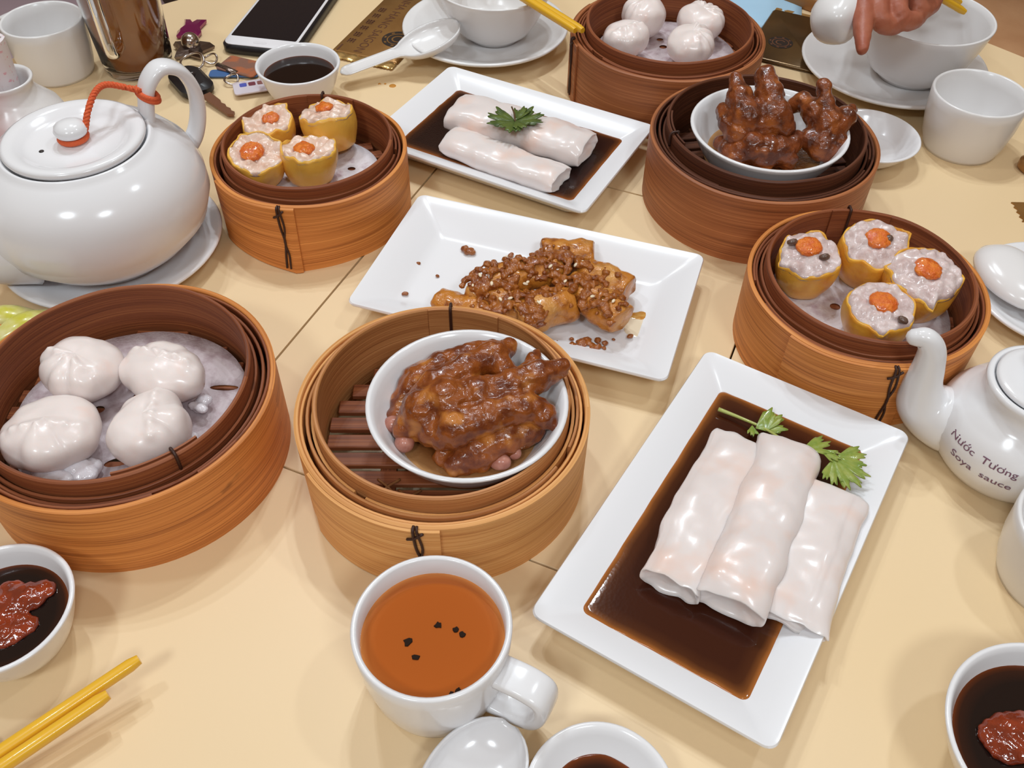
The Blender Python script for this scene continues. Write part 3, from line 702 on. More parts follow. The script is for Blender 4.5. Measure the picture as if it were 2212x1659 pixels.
# small empty dish by the dark steamer
one('sauce_dish', 'small empty white dish tucked between the dark steamer and a teacup', 'dish', (.2895, .6615, 0), dish_prof(.0396, .021, .5, .7, fl=.007))

def saucer_prof(r, h=.018):
    return [(0, .003), (r * .42, .003), (r * .44, 0), (r * .50, 0), (r * .52, .003), (r * .8, h * .55), (r - .001, h - .0015), (r, h), (r - .001, h + .0012), (r - .003, h + .001), (r * .82, h * .72), (r * .66, h * .48), (r * .60, .0062), (r * .3, .0056), (0, .0056)]
one('saucer', 'wide white saucer under the soup bowl with resting chopsticks', 'saucer', (-.031, .845, 0), saucer_prof(.079), porc_w)
one('soup_bowl', 'white soup bowl with yellow chopsticks laid across its rim', 'bowl', (-.0225, .848, .0062), dish_prof(.0545, .050, .46, .55, fl=.008), porc_w)
one('saucer', 'wide white saucer under the soup bowl that the hand reaches over', 'saucer', (.3430, .789, 0), saucer_prof(.0824), porc_w)
one('soup_bowl', 'white soup bowl under the hand holding chopsticks', 'bowl', (.3600, .787, .0062), dish_prof(.0560, .056, .52, .5, fl=.009), porc_w)
one('saucer', 'white side plate under an upturned spoon, between steamer and soy sauce pot', 'saucer', (.3735, .478, 0), saucer_prof(.056, .014), porc)
one('saucer', 'white saucer carrying the large teapot', 'saucer', (-.2885, .5211, 0), saucer_prof(.077, .015), porc)
one('pickle_dish', 'white dish of pickled greens between the teapot and a steamer', 'dish', (-.3370, .3930, 0), dish_prof(.050, .019, .55, .7), porc)
random.seed(11)
for px, py, ln, a, m_, lb in ((58, 705, .05, .75, lime_m, 'thick yellow-green slice of pickled mustard stem'), (14, 690, .045, .3, lime_m, 'curved pale green pickle slice at the dish rim'), (92, 712, .035, .95, lime_m, 'thin yellow-green pickle slice against the steamer side'),
                              (8, 722, .05, .85, carrot_m, 'orange pickled carrot stick under green pickle slices')):
    c = P(px, py, .021 if m_ is lime_m else .016); d = V(math.cos(a), math.sin(a), .0) * ln / 2
    o = obj('pickle_slice', tube(spline([c - d, c + V(0, 0, .004), c + d - V(0, 0, .004)], 6), [.0068 * math.sin(PI * (.12 + .76 * i / 12)) for i in range(13)], 14, sx=1.25, sy=.7, roundcap=True), m_)
    tag(o, lb, 'pickle')

# bowls in the steamers
B2 = (-.0238, .3263); B5 = (.1850, .5954)
one('serving_bowl', 'white bowl of glossy chicken feet in the pale steamer', 'bowl', (B2[0], B2[1], ZF), dish_prof(.0543, .035, .52, .6, fl=.006, t=.003))
one('serving_bowl', 'white bowl of dark chicken feet in the dark steamer', 'bowl', (B5[0], B5[1], ZF), dish_prof(.0575, .037, .52, .6, fl=.006, t=.003))
o = disc_liquid('braising_sauce', .0414, ZF + .0145, braise_m, .25, thick=.004); o.location = (B2[0] + .001, B2[1], 0); tag(o, 'brown braising sauce in the bowl of the pale steamer', 'sauce')
o = disc_liquid('braising_sauce', .0440, ZF + .0150, braise_m, .25, thick=.004); o.location = (B5[0] - .001, B5[1], 0); tag(o, 'brown braising sauce in the bowl of the dark steamer', 'sauce')

# ------------------------------------------------------------------ chicken feet and peanuts
def foot(label, chains, mat, seed, group, lumps=(), slim=.84):
    parts = []
    for ch in chains:
        pts = [P(*c[:3]) for c in ch]; rs = [c[3] * slim for c in ch]
        parts.append(tube(spline(pts, 5), spl1(rs, 5), 14, roundcap=True))
        for p_, r_ in list(zip(pts, rs))[1:-1]: parts.append(ball(p_, r_ * 1.13, 12, 8))
    for c in lumps: parts.append(ball(P(*c[:3]), c[3] * slim, 12, 8))
    o = blob('chicken_foot', join(*parts), mat, .0011, 2, .0010, 230, .0012, 90, seed=seed)
    return tag(o, label, 'chicken foot', group)
gF = 'braised chicken feet in the pale steamer'
foot('glossy braised chicken foot with three long toes over the bowl rim', [
    [(880, 925, .055, .010), (915, 890, .062, .0135), (965, 868, .066, .0145), (1030, 855, .068, .0120), (1105, 832, .071, .0098), (1160, 815, .072, .0100), (1216, 794, .073, .0060)],
    [(900, 880, .060, .010), (940, 835, .066, .0110), (1010, 795, .069, .0095), (1070, 768, .070, .0095), (1098, 750, .070, .0060)],
    [(955, 950, .058, .008), (985, 925, .063, .0125), (1060, 900, .067, .0105), (1130, 880, .068, .0098), (1172, 897, .065, .0085), (1204, 926, .061, .0030)],
    [(1125, 820, .066, .007), (1152, 780, .068, .0055), (1158, 765, .068, .003)]], foot_m, 1, gF, [(1085, 795, .068, .009), (905, 915, .056, .012), (935, 930, .057, .012), (940, 890, .060, .014)])
foot('paler chicken foot shank lying along the back of the bowl', [
    [(868, 868, .053, .008), (900, 825, .058, .0105), (950, 795, .061, .0100), (1020, 768, .064, .0085), (1062, 748, .066, .0055)]], foot_m, 2, gF, [(862, 900, .050, .008)])
foot('short chicken foot piece half sunk in sauce below the long toes', [
    [(985, 1005, .048, .0085), (1030, 975, .052, .0115), (1090, 945, .054, .0120), (1138, 928, .054, .0115)]], foot_m, 3, gF, [(1000, 985, .049, .009), (960, 985, .047, .008), (1040, 1000, .048, .007)])
gG = 'braised chicken feet in the dark steamer'
foot('dark chicken foot standing with two stubby toes up', [
    [(1590, 290, .066, .010), (1612, 255, .076, .0125), (1597, 210, .086, .0090), (1590, 168, .094, .0050)],
    [(1690, 275, .070, .010), (1672, 250, .077, .0120), (1662, 205, .086, .0105), (1654, 164, .094, .0082)],
    [(1562, 240, .074, .006), (1575, 262, .072, .008), (1600, 280, .070, .010)]], foot_d, 4, gG, [(1640, 258, .075, .0125), (1640, 285, .068, .009)], slim=.96)
foot('dark chicken foot with one slim toe pointing up beside the dish', [
    [(1775, 315, .060, .012), (1785, 270, .070, .0135), (1782, 225, .082, .0068), (1779, 183, .092, .0052)],
    [(1715, 228, .072, .0060), (1735, 220, .076, .0070), (1755, 240, .075, .0085), (1772, 268, .071, .010)],
    [(1800, 275, .071, .010), (1825, 255, .074, .0080), (1842, 238, .077, .0045)]], foot_d, 5, gG, [(1755, 300, .063, .010), (1805, 305, .063, .0095), (1790, 330, .058, .008)], slim=.96)
foot('knuckly dark chicken foot piece in front, split and showing bone', [
    [(1580, 325, .055, .0105), (1625, 318, .060, .0125), (1680, 325, .058, .0115), (1715, 305, .060, .009)]], foot_d, 6, gG, [(1590, 342, .054, .008), (1650, 345, .054, .0095), (1700, 345, .054, .008), (1560, 310, .055, .007)], slim=.96)
random.seed(5)
for px, py, z, r_ in ((850, 917, ZF + .021, .0052), (874, 957, ZF + .020, .0055), (1108, 976, ZF + .0185, .0044), (1079, 997, ZF + .018, .0052)):
    o = obj('peanut', ball((0, 0, 0), r_, 18, 12, (1.0, 1.0, .95) if px < 900 else (1.2, .9, .9), .0004, 200, px), peanut_m, loc=P(px, py, z)); o.rotation_euler = (.3, .2, random.random() * 3)
    tag(o, 'round pink boiled peanut at the bowl wall above the bare slats' if px < 900 else 'oval pink boiled peanut beside the short chicken foot piece', 'peanut', 'boiled peanuts in the pale steamer bowl')
q = P(1170, 880, ZF + .020)
tag(obj('ginger_chunk', ball((0, 0, 0), .007, 8, 6, (1.1, .8, .8), .003, 150, 3), lime_m if False else M('ginger', (.62, .30, .06), .35, coat=.3), loc=q, smooth=False), 'small golden ginger chunk between chicken toes at the bowl wall', 'ginger')

# ------------------------------------------------------------------ rectangular plates
def plate(label, x, y, a, w, l, hz=.022, sink=.0):
    rings = []
    for ins, z, rc in ((.030, .0015, .004), (.026, .0015, .004), (.025, 0, .004), (.021, 0, .005), (.0195, .002, .005), (.003, .0175, .006), (.0003, hz - .0022, .006), (0, hz - .001, .006), (.0006, hz, .006), (.0022, hz - .0003, .0055), (.010, .0182, .005), (.0175, .0143, .004), (.0225, .0110, .004), (.0265, .0086, .004), (.031, .0080, .004)):
        rings.append([(px, py, z) for px, py in rrect(w - 2 * ins, l - 2 * ins, rc, 6)])
    o = obj('rectangular_plate', loft(rings), porc_plate, loc=(x, y, 0), autos=50); o.rotation_euler = (0, 0, a)
    return tag(o, label, 'plate')
PL1 = (.1217, .2848, -.5444, .1293, .2183); PL2 = (.0116, .4765, -.3127, .2158, .1273); PL3 = (-.0042, .6548, -.488, .1966, .1345)
plate('white rectangular plate of three long rice rolls in brown sauce', *PL1)
plate('white rectangular plate of fried rolls with garlic crumbs', *PL2)
plate('white rectangular plate of two parsley-topped rice rolls in black sauce', *PL3)
def pool(label, pl, inset, z, mat, seed):
    x, y, a, w, l = pl; vs, fs, at = [], [], []; base = None; n = 0
    for ins, th, zz in ((.012, 0, z), (.006, .06, z), (.003, .3, z), (.0012, .75, z - .0001), (0, 1, z - .0005), (.0015, 1, z - .004)):
        pts = rrect(w - 2 * (inset + ins), l - 2 * (inset + ins), .004, 6); dense = []
        for i in range(len(pts)):
            p0, p1 = Vector(pts[i]), Vector(pts[(i + 1) % len(pts)]); k = 20 if (p1 - p0).length > .02 else 1
            for q in range(k): dense.append(p0.lerp(p1, q / k))
        n = len(dense)
        for q in dense:
            d = noise.noise(V(q.x * 90, q.y * 90, seed)) * .0011; dv = Vector((q.x / w, q.y / l)).normalized()
            vs.append(V(q.x + dv.x * d, q.y + dv.y * d, zz)); at.append(th)
    for i in range(5):
        for j in range(n): k = (j + 1) % n; fs.append((i * n + j, (i + 1) * n + j, (i + 1) * n + k, i * n + k))
    fs.append(tuple(range(n))); fs.append(tuple(reversed(range(5 * n, 6 * n))))
    o = obj('roll_sauce', (vs, fs), mat, loc=(x, y, 0)); o.rotation_euler = (0, 0, a)
    at_ = o.data.attributes.new('thin', 'FLOAT', 'POINT')
    for i, q in enumerate(at): at_.data[i].value = q
    return tag(o, label, 'sauce')
pool('speckled brown soy sauce around three long rice rolls', PL1, .0192, .0133, roll_sauce, 1)
pool('black soy sauce around the parsley-topped rice rolls', PL3, .0185, .0135, roll_sauce2, 2)

def riceroll(label, px0, py0, px1, py1, w, h, seed, seam, group, bend=0, zb=.0125, flat0=.75, flat1=.75):
    z = zb + h * .45; a, b = P(px0, py0, z), P(px1, py1, z); ax = (b - a); L_ = ax.length; ax.normalize(); sd = V(-ax.y, ax.x, 0)
    n, seg = 60, 56; rings = []
    for i in range(n + 1):
        s = i / n; c = a.lerp(b, s) + sd * bend * math.sin(PI * s)
        e0 = min(1, s * L_ / .012); e1 = min(1, (1 - s) * L_ / .012)
        hs = (flat0 + (1 - flat0) * math.sin(e0 * PI / 2)) * (flat1 + (1 - flat1) * math.sin(e1 * PI / 2))
        ring = []
        for j in range(seg):
            t = TAU * j / seg; ct, st = math.cos(t), math.sin(t); pw = 2 / 2.5
            x = math.copysign(abs(ct) ** pw, ct) * w / 2; y = math.copysign(abs(st) ** pw, st) * h / 2 * hs
            f = ((t - seam) % TAU) / TAU; k = 1.035 - .07 * f
            p_ = c + sd * x * k + V(0, 0, y * k)
            nn = noise.noise(V(p_.x, p_.y, p_.z) * 48 + V(seed * 3, 0, 0)) * .0026 + noise.noise(p_ * 110 + V(0, seed, 0)) * .0009
            dr = (sd * x + V(0, 0, y)).normalized(); p_ = p_ + dr * nn
            if i in (0, n): p_ += ax * (.0018 * noise.noise(V(ct * 2, st * 2, seed + i)))
            p_.z = max(p_.z, zb - .003); ring.append(p_)
        rings.append(ring)
    # rolled ends: thin lip then a recessed face
    def inner(r, d, k): 
        c = sum(r, V(0, 0, 0)) / len(r); return [c + (p_ - c) * k + d for p_ in r]
    full = [inner(rings[0], ax * .004, .55), inner(rings[0], ax * .0015, .86), inner(rings[0], -ax * .0004, .955)] + rings + [inner(rings[-1], ax * .0004, .955), inner(rings[-1], -ax * .0015, .86), inner(rings[-1], -ax * .004, .55)]
    o = obj('rice_roll', loft(full), roll_m)
    return tag(o, label, 'rice roll', group)
gR = 'long rice rolls on the front plate'
riceroll('long white rice roll lying in open brown sauce, its side next to the plate edge', 1604, 962, 1450, 1268, .0330, .021, 1, 2.5, gR, -.002)
riceroll('middle white rice roll, highest of three, its cut end showing a rolled edge', 1700, 972, 1566, 1308, .0370, .0265, 2, 5.6, gR, .0015, flat1=.6)
riceroll('flat lumpy white rice roll against the plate rim under cilantro leaves', 1800, 1070, 1700, 1345, .0400, .0185, 3, 1.2, gR, -.0015, flat1=.4)
gR2 = 'rice rolls topped with parsley'
riceroll('upper white rice roll carrying the parsley leaf', 985, 243, 1268, 324, .0415, .0240, 4, 4.4, gR2, .001, zb=.0128, flat1=.7)
riceroll('lower white rice roll with bubbles of sauce along its edge', 970, 302, 1212, 388, .0320, .0185, 5, 1.0, gR2, -.001, zb=.0115, flat1=.6)

# ------------------------------------------------------------------ herbs
def fan(L_, spread, lobes, ser, seed, cup_=.25):
    """one serrated leaf blade lying in xy, base at the origin, growing along +y"""
    vs, fs = [], []; na, nr = 64, 6
    for i in range(nr + 1):
        f = i / nr
        for j in range(na + 1):
            t = -spread + 2 * spread * j / na; u = j / na
            r = L_ * (.66 + .34 * abs(math.cos(PI * lobes * (u - .5))) ** .55) * (1 + .075 * math.sin(u * lobes * ser * TAU)) * (1 - .25 * abs(2 * u - 1) ** 3)
            r *= (1 + .12 * noise.noise(V(u * 4, seed, 0))); q = r * f if f else .0002
            vs.append(V(q * math.sin(t), q * math.cos(t), cup_ * L_ * (f ** 2) * .10 * math.cos(PI * lobes * 2 * (u - .5)) + .0012 * noise.noise(V(q * math.sin(t), q * math.cos(t), seed) * 120) * f))
    for i in range(nr):
        for j in range(na): b = i * (na + 1) + j; fs.append((b, b + 1, b + na + 2, b + na + 1))
    return vs, fs
def leaf(parent, loc, az, L_, spread, lobes, mat, tilt=(0, 0), seed=0, ser=2.5, name='leaf'):
    o = obj(name, fan(L_, spread, lobes, ser, seed), mat, parent); o.location = loc; o.rotation_euler = (tilt[0], tilt[1], az)
    md = o.modifiers.new('thick', 'SOLIDIFY'); md.thickness = .0004; return o
zp = .0385; q = P(1113, 262, zp)
pl = thing('parsley_sprig', 'dark green flat parsley leaf on the upper white rice roll', 'herb', q)
for k, (az, L_, sp, lb) in enumerate(((1.30, .0225, .85, 3), (-1.20, .0225, .80, 3), (2.80, .0185, .85, 3), (-.40, .019, .50, 2), (3.7, .015, .7, 2))):
    leaf(pl, (0, 0, .0003 * k), az, L_, sp, lb, leaf_m, (R(4), 0), k)
obj('stem', tube(spline([(.0, -.002, .001), (-.001, .008, .0022), (-.003, .016, .003)], 4), .0007, 8), stem_d, pl)
z0 = .0165; base = P(1552, 884, z0)
ci = thing('cilantro_sprig', 'light green cilantro sprig lying across the brown sauce and rice rolls', 'herb', base)
def rel(px, py, z): return P(px, py, z) - base
obj('stem', tube(spline([rel(1552, 884, z0), rel(1600, 903, z0 + .0005), rel(1650, 925, z0 + .003), rel(1700, 955, .027), rel(1735, 972, .030), rel(1790, 975, .026), rel(1830, 985, .024)], 5), spl1([.0013, .0010, .0008, .0007, .0006, .0006, .0005], 5), 8), stem_m, ci)
leaf(ci, rel(1632, 925, z0 + .003), -1.2, .0180, .75, 3, cil_m, (R(10), R(5)), 11)
leaf(ci, rel(1655, 930, z0 + .004), -.5, .0130, .7, 3, cil_m, (R(10), R(-8)), 12)
leaf(ci, rel(1625, 918, z0 + .001), 3.0, .0090, .5, 2, cil_m, (R(5), 0), 13)
leaf(ci, rel(1735, 968, .0305), -1.3, .0170, .55, 3, cil_m, (R(-5), R(5)), 14)
leaf(ci, rel(1770, 970, .029), -2.1, .0120, .5, 2, cil_m, (R(-5), 0), 15)
leaf(ci, rel(1800, 985, .0275), -2.6, .0220, .7, 4, cil_m, (R(-6), R(6)), 16)
leaf(ci, rel(1808, 985, .028), -1.5, .0170, .6, 3, cil_m, (R(-6), R(10)), 17)
leaf(ci, rel(1800, 990, .0272), -3.3, .0170, .6, 3, cil_m, (R(-6), R(-6)), 18)

# ------------------------------------------------------------------ fried rolls with crumbs
gK = 'fried rolls under garlic crumbs'; FR = []
def fried(label, px0, py0, px1, py1, r_, z, seed):
    a, b = P(px0, py0, z), P(px1, py1, z); n = 26; pts = [a.lerp(b, i / n) for i in range(n + 1)]
    rr = [r_ * (1 - .10 * abs(2 * i / n - 1) ** 6) for i in range(n + 1)]
    vf = tube([a - (b - a).normalized() * .0008] + pts + [b + (b - a).normalized() * .0008], [r_ * .80] + rr + [r_ * .80], 30, power=2.4, sy=.88)
    for v in vf[0]:
        d = noise.noise(v * 70 + V(seed * 4, 0, 0)) * .0030 + noise.noise(v * 190 + V(0, seed, 0)) * .0015; c = a.lerp(b, .5); v += (v - c).normalized() * d; v.z = max(v.z, .0082)
    FR.append((a, b, r_)); return tag(obj('fried_roll', vf, fried_m, autos=60), label, 'fried roll', gK)
fried('pale fried roll lying apart at the back of the garlic plate', 1168, 546, 1278, 553, .0118, .0215, 1)
fried('long fried roll on top of the heap under garlic crumbs', 1058, 602, 1212, 580, .0112, .0290, 2)
fried('fried roll with a clean golden end beside the sauce stain', 1262, 590, 1358, 628, .0120, .0215, 3)
fried('fried roll in the middle of the heap half buried in crumbs', 1020, 628, 1130, 668, .0115, .0225, 4)
fried('low golden fried roll touching the pale steamer rim', 950, 650, 1075, 692, .0105, .0185, 5)
fried('plump fried roll with a dark garlic patch above the pale steamer', 1118, 688, 1232, 655, .0130, .0215, 6)
fried('crumb-coated fried roll sloping towards the oily stain', 1228, 618, 1342, 690, .0118, .0235, 7)
def topz(x, y):
    z = .0085
    for a, b, r_ in FR:
        ab = Vector((b.x - a.x, b.y - a.y)); t = max(0, min(1, Vector((x - a.x, y - a.y)).dot(ab) / ab.length_squared)); d = math.hypot(x - a.x - ab.x * t, y - a.y - ab.y * t)
        if d < r_: z = max(z, a.z + (b.z - a.z) * t + .88 * math.sqrt(r_ * r_ - d * d))
    return z
random.seed(21); cr = []
spots = [(1120, 600, 60, 22), (1190, 610, 70, 25), (1150, 640, 90, 25), (1260, 620, 60, 30), (1300, 660, 50, 25), (1040, 625, 40, 20), (1270, 700, 45, 12), (1080, 665, 60, 16), (1180, 560, 30, 14), (1225, 575, 40, 14), (1160, 690, 30, 10)]
for i in range(640):
    sx, sy, ex, ey = random.choice(spots); q = P(random.gauss(sx, ex * .55), random.gauss(sy, ey * .6), .028); z = topz(q.x, q.y)
    if z < .009 and random.random() < .6: continue
    r_ = random.uniform(.0010, .0032) * (1 if random.random() < .85 else 1.3)
    b = bmesh.new(); bmesh.ops.create_icosphere(b, subdivisions=1, radius=r_)
    for v in b.verts: v.co = V(v.co.x * random.uniform(.7, 1.4), v.co.y * random.uniform(.7, 1.4), v.co.z * random.uniform(.6, 1.0)) + V(q.x, q.y, z + r_ * .35)
    b.verts.index_update(); cr.append(([v.co.copy() for v in b.verts], [tuple(v.index for v in f.verts) for f in b.faces])); b.free()
o = blob('garlic_crumbs', join(*cr), crumb_m, .0006, 1, .0005, 420); tag(o, 'brown fried garlic crumbs heaped over the fried rolls', 'crumbs', kind='stuff')
ses = None; random.seed(8)
for px, py in ((1093, 555), (1160, 553), (1180, 551), (1195, 560), (1207, 549), (1182, 563), (1189, 575), (1140, 609), (1135, 613), (1221, 607), (1081, 646), (1087, 651), (1102, 644), (1105, 660), (1146, 651), (1163, 641), (1164, 653), (1211, 628), (1022, 616), (1062, 612), (1243, 556), (1257, 565), (1243, 572), (1325, 650), (1280, 640), (1037, 594)):
    q = P(px, py, .03); z = topz(q.x, q.y); q = P(px, py, z + .001)
    if ses is None: ses = obj('sesame_seed', ball((0, 0, 0), .0013, 8, 6, (1.5, .85, .55)), sesame_m, loc=q); tag(ses, 'tiny pale sesame seed sprinkled on the fried rolls', 'sesame seed', 'sesame seeds on the fried rolls'); ses.rotation_euler = (0, 0, 1)
    else: copyobj(ses, None, q, (random.uniform(-.3, .3), random.uniform(-.3, .3), random.random() * 3))
def crumb(label, px, py, rs, z=.0082, group='loose garlic crumbs on the plate'):
    q = P(px, py, z); pcs = []
    for k, r_ in enumerate(rs): pcs.append(ball((random.uniform(-.6, .6) * r_ * (len(rs) > 1) * 1.6, random.uniform(-.6, .6) * r_ * (len(rs) > 1) * 1.6, r_ * .6), r_, 8, 6, (1.1, .9, .8), r_ * .4, 300, k + px))
    o = blob('garlic_crumb', join(*pcs), crumb_m, .0006, 1, .0003, 500); o.location = q; tag(o, label, 'crumb', group)
crumb('large clump of fried garlic lying apart on the white plate', 1012, 545, [.0030, .0034, .0030, .0026, .0030])
crumb('small garlic crumb cluster between the clump and the heap', 1106, 552, [.0018, .0018, .002])
for px, py, r_ in ((903, 573, .0021), (875, 638, .0024), (945, 598, .0016), (1360, 730, .0022), (1235, 735, .0018), (1325, 735, .0012)):
    crumb('single loose garlic crumb on bare white plate', px, py, [r_])
# oily stain spots on the plate
oil_m = M('oil_stain', (.62, .36, .10), .12, var=(.50, .20, .03), vscale=200, coat=.5)
oilp_m = M('pale_oil', (.82, .70, .52), .12, coat=.5)
for px, py, r_, m_, lb in ((1383, 683, .0075, oil_m, 'orange oil stain beside the fried rolls'), (1378, 705, .010, oilp_m, 'pale oil film below the orange stain'), (1240, 745, .0035, oil_m, 'small oil drop under the heap of fried rolls')):
    q = P(px, py, .0084); k_ = lambda t, r, z: (r * (1 + .35 * noise.noise(V(math.cos(t) * 1.5, math.sin(t) * 1.5, px))), z)
    o = obj('oil_spot', lathe([(r_, 0), (r_ * .9, .0003), (r_ * .5, .0004 if m_ is oil_m else .00032), (0, .0004 if m_ is oil_m else .00032)], 36, k_), m_, loc=(q.x, q.y, .0081)); o.scale = (1, .6 if m_ is oil_m else 1.1, 1); tag(o, lb, 'stain')

# ------------------------------------------------------------------ large teapot
TX, TY = -.2885, .5211; TZ = .0064
p = P(368, 215, .10); ha = math.atan2(p.y - TY, p.x - TX)
tp = thing('teapot', 'large white porcelain teapot with its lid tied on by orange string', 'teapot', (TX, TY, TZ), ha)
body = [(0, .002), (.036, .002), (.038, 0), (.042, 0), (.045, .004), (.058, .014), (.071, .028), (.0760, .043), (.0755, .056), (.071, .069), (.062, .079), (.053, .0855), (.0495, .0872), (.0485, .089), (.0470, .0895), (.0455, .0880), (.044, .084), (.030, .080), (0, .079)]
obj('body', lathe(body, 96), porc, tp)
lid = obj('lid', lathe([(0, .086), (.040, .0865), (.0445, .0885), (.0455, .0905), (.0450, .0925), (.0425, .0935), (.036, .0922), (.0325, .0890), (.028, .0870), (.018, .0868), (.010, .0880), (.0066, .0892), (.0060, .0910), (.0072, .0928), (.0098, .0945), (.0107, .0972), (.0095, .1002), (.0055, .1024), (0, .1030)], 80), porc, tp)
obj('vent_hole', xf(lathe([(0, .0), (.0016, .0), (.0016, .0006), (0, .0006)], 14), T(-.021, .004, .0866)), ink_d, lid)
hp = spline([(.048, 0, .080), (.051, 0, .094), (.056, 0, .109), (.067, 0, .1175), (.079, 0, .112), (.0855, 0, .097), (.0850, 0, .080), (.079, 0, .064), (.070, 0, .054)], 6)
obj('handle', tube(hp, .0058, 20, up=V(0, 1, 0), sx=.72, sy=1.45, power=2.6), porc, tp)
sp = spline([(-.052, 0, .030), (-.074, 0, .036), (-.092, 0, .048), (-.104, 0, .066), (-.116, 0, .083)], 6)
obj('spout', tube(sp, spl1([.029, .0235, .0165, .0115, .0085], 6), 28), porc, tp)
ring = [V(.0084 * math.cos(t), .0084 * math.sin(t), .0915) for t in [TAU * i / 24 for i in range(25)]]
obj('string_loop', tube(ring, .0019, 8, cap=False), string_m, tp)
def strand(ph, pts, r0=.0012, rr=.0011):
    c = spline(pts, 14); out = []
    for i, q in enumerate(c):
        a = i * .75 + ph; t = (c[min(i + 1, len(c) - 1)] - c[max(i - 1, 0)]).normalized(); s = t.orthogonal().normalized(); u = t.cross(s); out.append(q + s * r0 * math.cos(a) + u * r0 * math.sin(a))
    return tube(out, rr, 7)
def tl(px, py, z): return Matrix.Rotation(-ha, 3, 'Z') @ (P(px, py, z + TZ) - V(TX, TY, TZ))
sp_ = [tl(184, 280, .0960), tl(190, 240, .105), tl(205, 200, .111), tl(228, 183, .113), tl(268, 188, .110), tl(300, 196, .108), V(.0500, .004, .103)]
for ph in (0, TAU / 3, 2 * TAU / 3): obj('string_strand', strand(ph, sp_), string_m, tp)
lc_ = [V(.0545, 0, .101) + V(.0052 * math.cos(t), 0, .0052 * math.cos(t) * -.45) * 1.1 + V(0, .0098 * math.sin(t), 0) for t in [TAU * i / 28 for i in range(29)]]
for dz in (0, .0024): obj('string_wrap', tube([q + V(0, 0, dz) for q in lc_], .0016, 8, cap=False), string_m, tp)

# ------------------------------------------------------------------ soy sauce pot
SX, SY = .2945, .3465
q = P(1990, 740, .075); sa = math.atan2(q.y - SY, q.x - SX)
sy_ = thing('soy_sauce_pot', 'small white soy sauce pot with printed lettering and a blue-ringed lid knob', 'pot', (SX, SY, 0), 0)
SK = .925
sprof = [(r0_ * SK, z0_ * .97) for r0_, z0_ in [(0, .0015), (.032, .0015), (.034, 0), (.0375, 0), (.0395, .002), (.0455, .010), (.0495, .020), (.0500, .027), (.0475, .036), (.0420, .0440), (.0355, .0490), (.0325, .0520), (.0312, .0560), (.0318, .0600), (.0332, .0635), (.0330, .0660), (.0310, .0672), (.0290, .0660), (.028, .062), (0, .060)]]
obj('body', lathe(sprof, 80), porc, sy_)
sl_ = obj('lid', lathe([(r0_ * SK, z0_ * .97) for r0_, z0_ in [(0, .064), (.0265, .0645), (.0285, .0665), (.0285, .0683), (.0270, .0692), (.0235, .0700), (.0220, .0697), (.0140, .0715), (.0085, .0735), (.0062, .0755), (.0065, .0770), (.0088, .0795), (.0100, .0830), (.0088, .0865), (.005, .0890), (0, .0896)]], 60), porc, sy_)
obj('blue_ring', lathe([(.0060, .0720), (.0108, .0712), (.0106, .0728), (.0072, .0746)], 40, loop=True), blue_m, sl_)
cs, sn = math.cos(sa), math.sin(sa)
def so(r, z): return V(cs * r, sn * r, z)
obj('spout', tube(spline([so(.020, .022), so(.038, .0215), so(.0535, .029), so(.0590, .043), so(.0605, .058), so(.0630, .0715), so(.0685, .0785), so(.0740, .0780)], 6), spl1([.021, .0200, .0155, .0115, .0090, .0075, .0062, .0050], 6), 24, roundcap=True), porc, sy_)
obj('handle', tube(spline([so(-.040, .038), so(-.055, .050), so(-.067, .046), so(-.067, .030), so(-.053, .016), so(-.039, .014)], 6), .005, 16, up=V(-sn, cs, 0)), porc, sy_)
def srad(z):
    pr = sprof[4:12]
    for (r0, z0_), (r1, z1) in zip(pr, pr[1:]):
        if z0_ <= z <= z1: return r0 + (r1 - r0) * (z - z0_) / (z1 - z0_)
    return pr[0][0] if z < pr[0][1] else pr[-1][0]
def proj(p_):
    d = p_ - CAM; k = d.dot(_fw); return W / 2 + FPX * d.dot(RT) / k, H / 2 - FPX * d.dot(UP) / k
def surf_find(px, py):
    best = None
    for i in range(120):
        th = R(-215 + 200 * i / 119)
        for j in range(60):
            z = .003 + .042 * j / 59; r_ = srad(z); u, v = proj(V(SX + r_ * math.cos(th), SY + r_ * math.sin(th), z)); e = (u - px) ** 2 + (v - py) ** 2
            if best is None or e < best[0]: best = (e, th, z)
    return best[1], best[2]
def th_at(px, z):
    return min((abs(proj(V(SX + srad(z) * math.cos(t), SY + srad(z) * math.sin(t), z))[0] - px), t) for t in [R(-200 + i * .25) for i in range(600)])[1]
for s_, xa, xb, mid in (('Nước  Tương', 2058, 2200, (2119, 992)), ('Soya  sauce', 2055, 2184, (2108, 1018))):
    z_ = surf_find(*mid)[1]; t0, t1 = th_at(xa, z_), th_at(xb, z_); vf = text_vf(s_, 1.0, bold=.006); xm = max(v.x for v in vf[0]); hz = (t1 - t0) * srad(z_) / xm
    out = []
    for v in vf[0]:
        z = z_ + (v.y - .3) * hz * .78; th = t0 + (t1 - t0) * v.x / xm; r_ = srad(z) + .00022; out.append(V(r_ * math.cos(th), r_ * math.sin(th), z))
    obj('lettering', (out, vf[1]), ink_v, sy_, smooth=False)

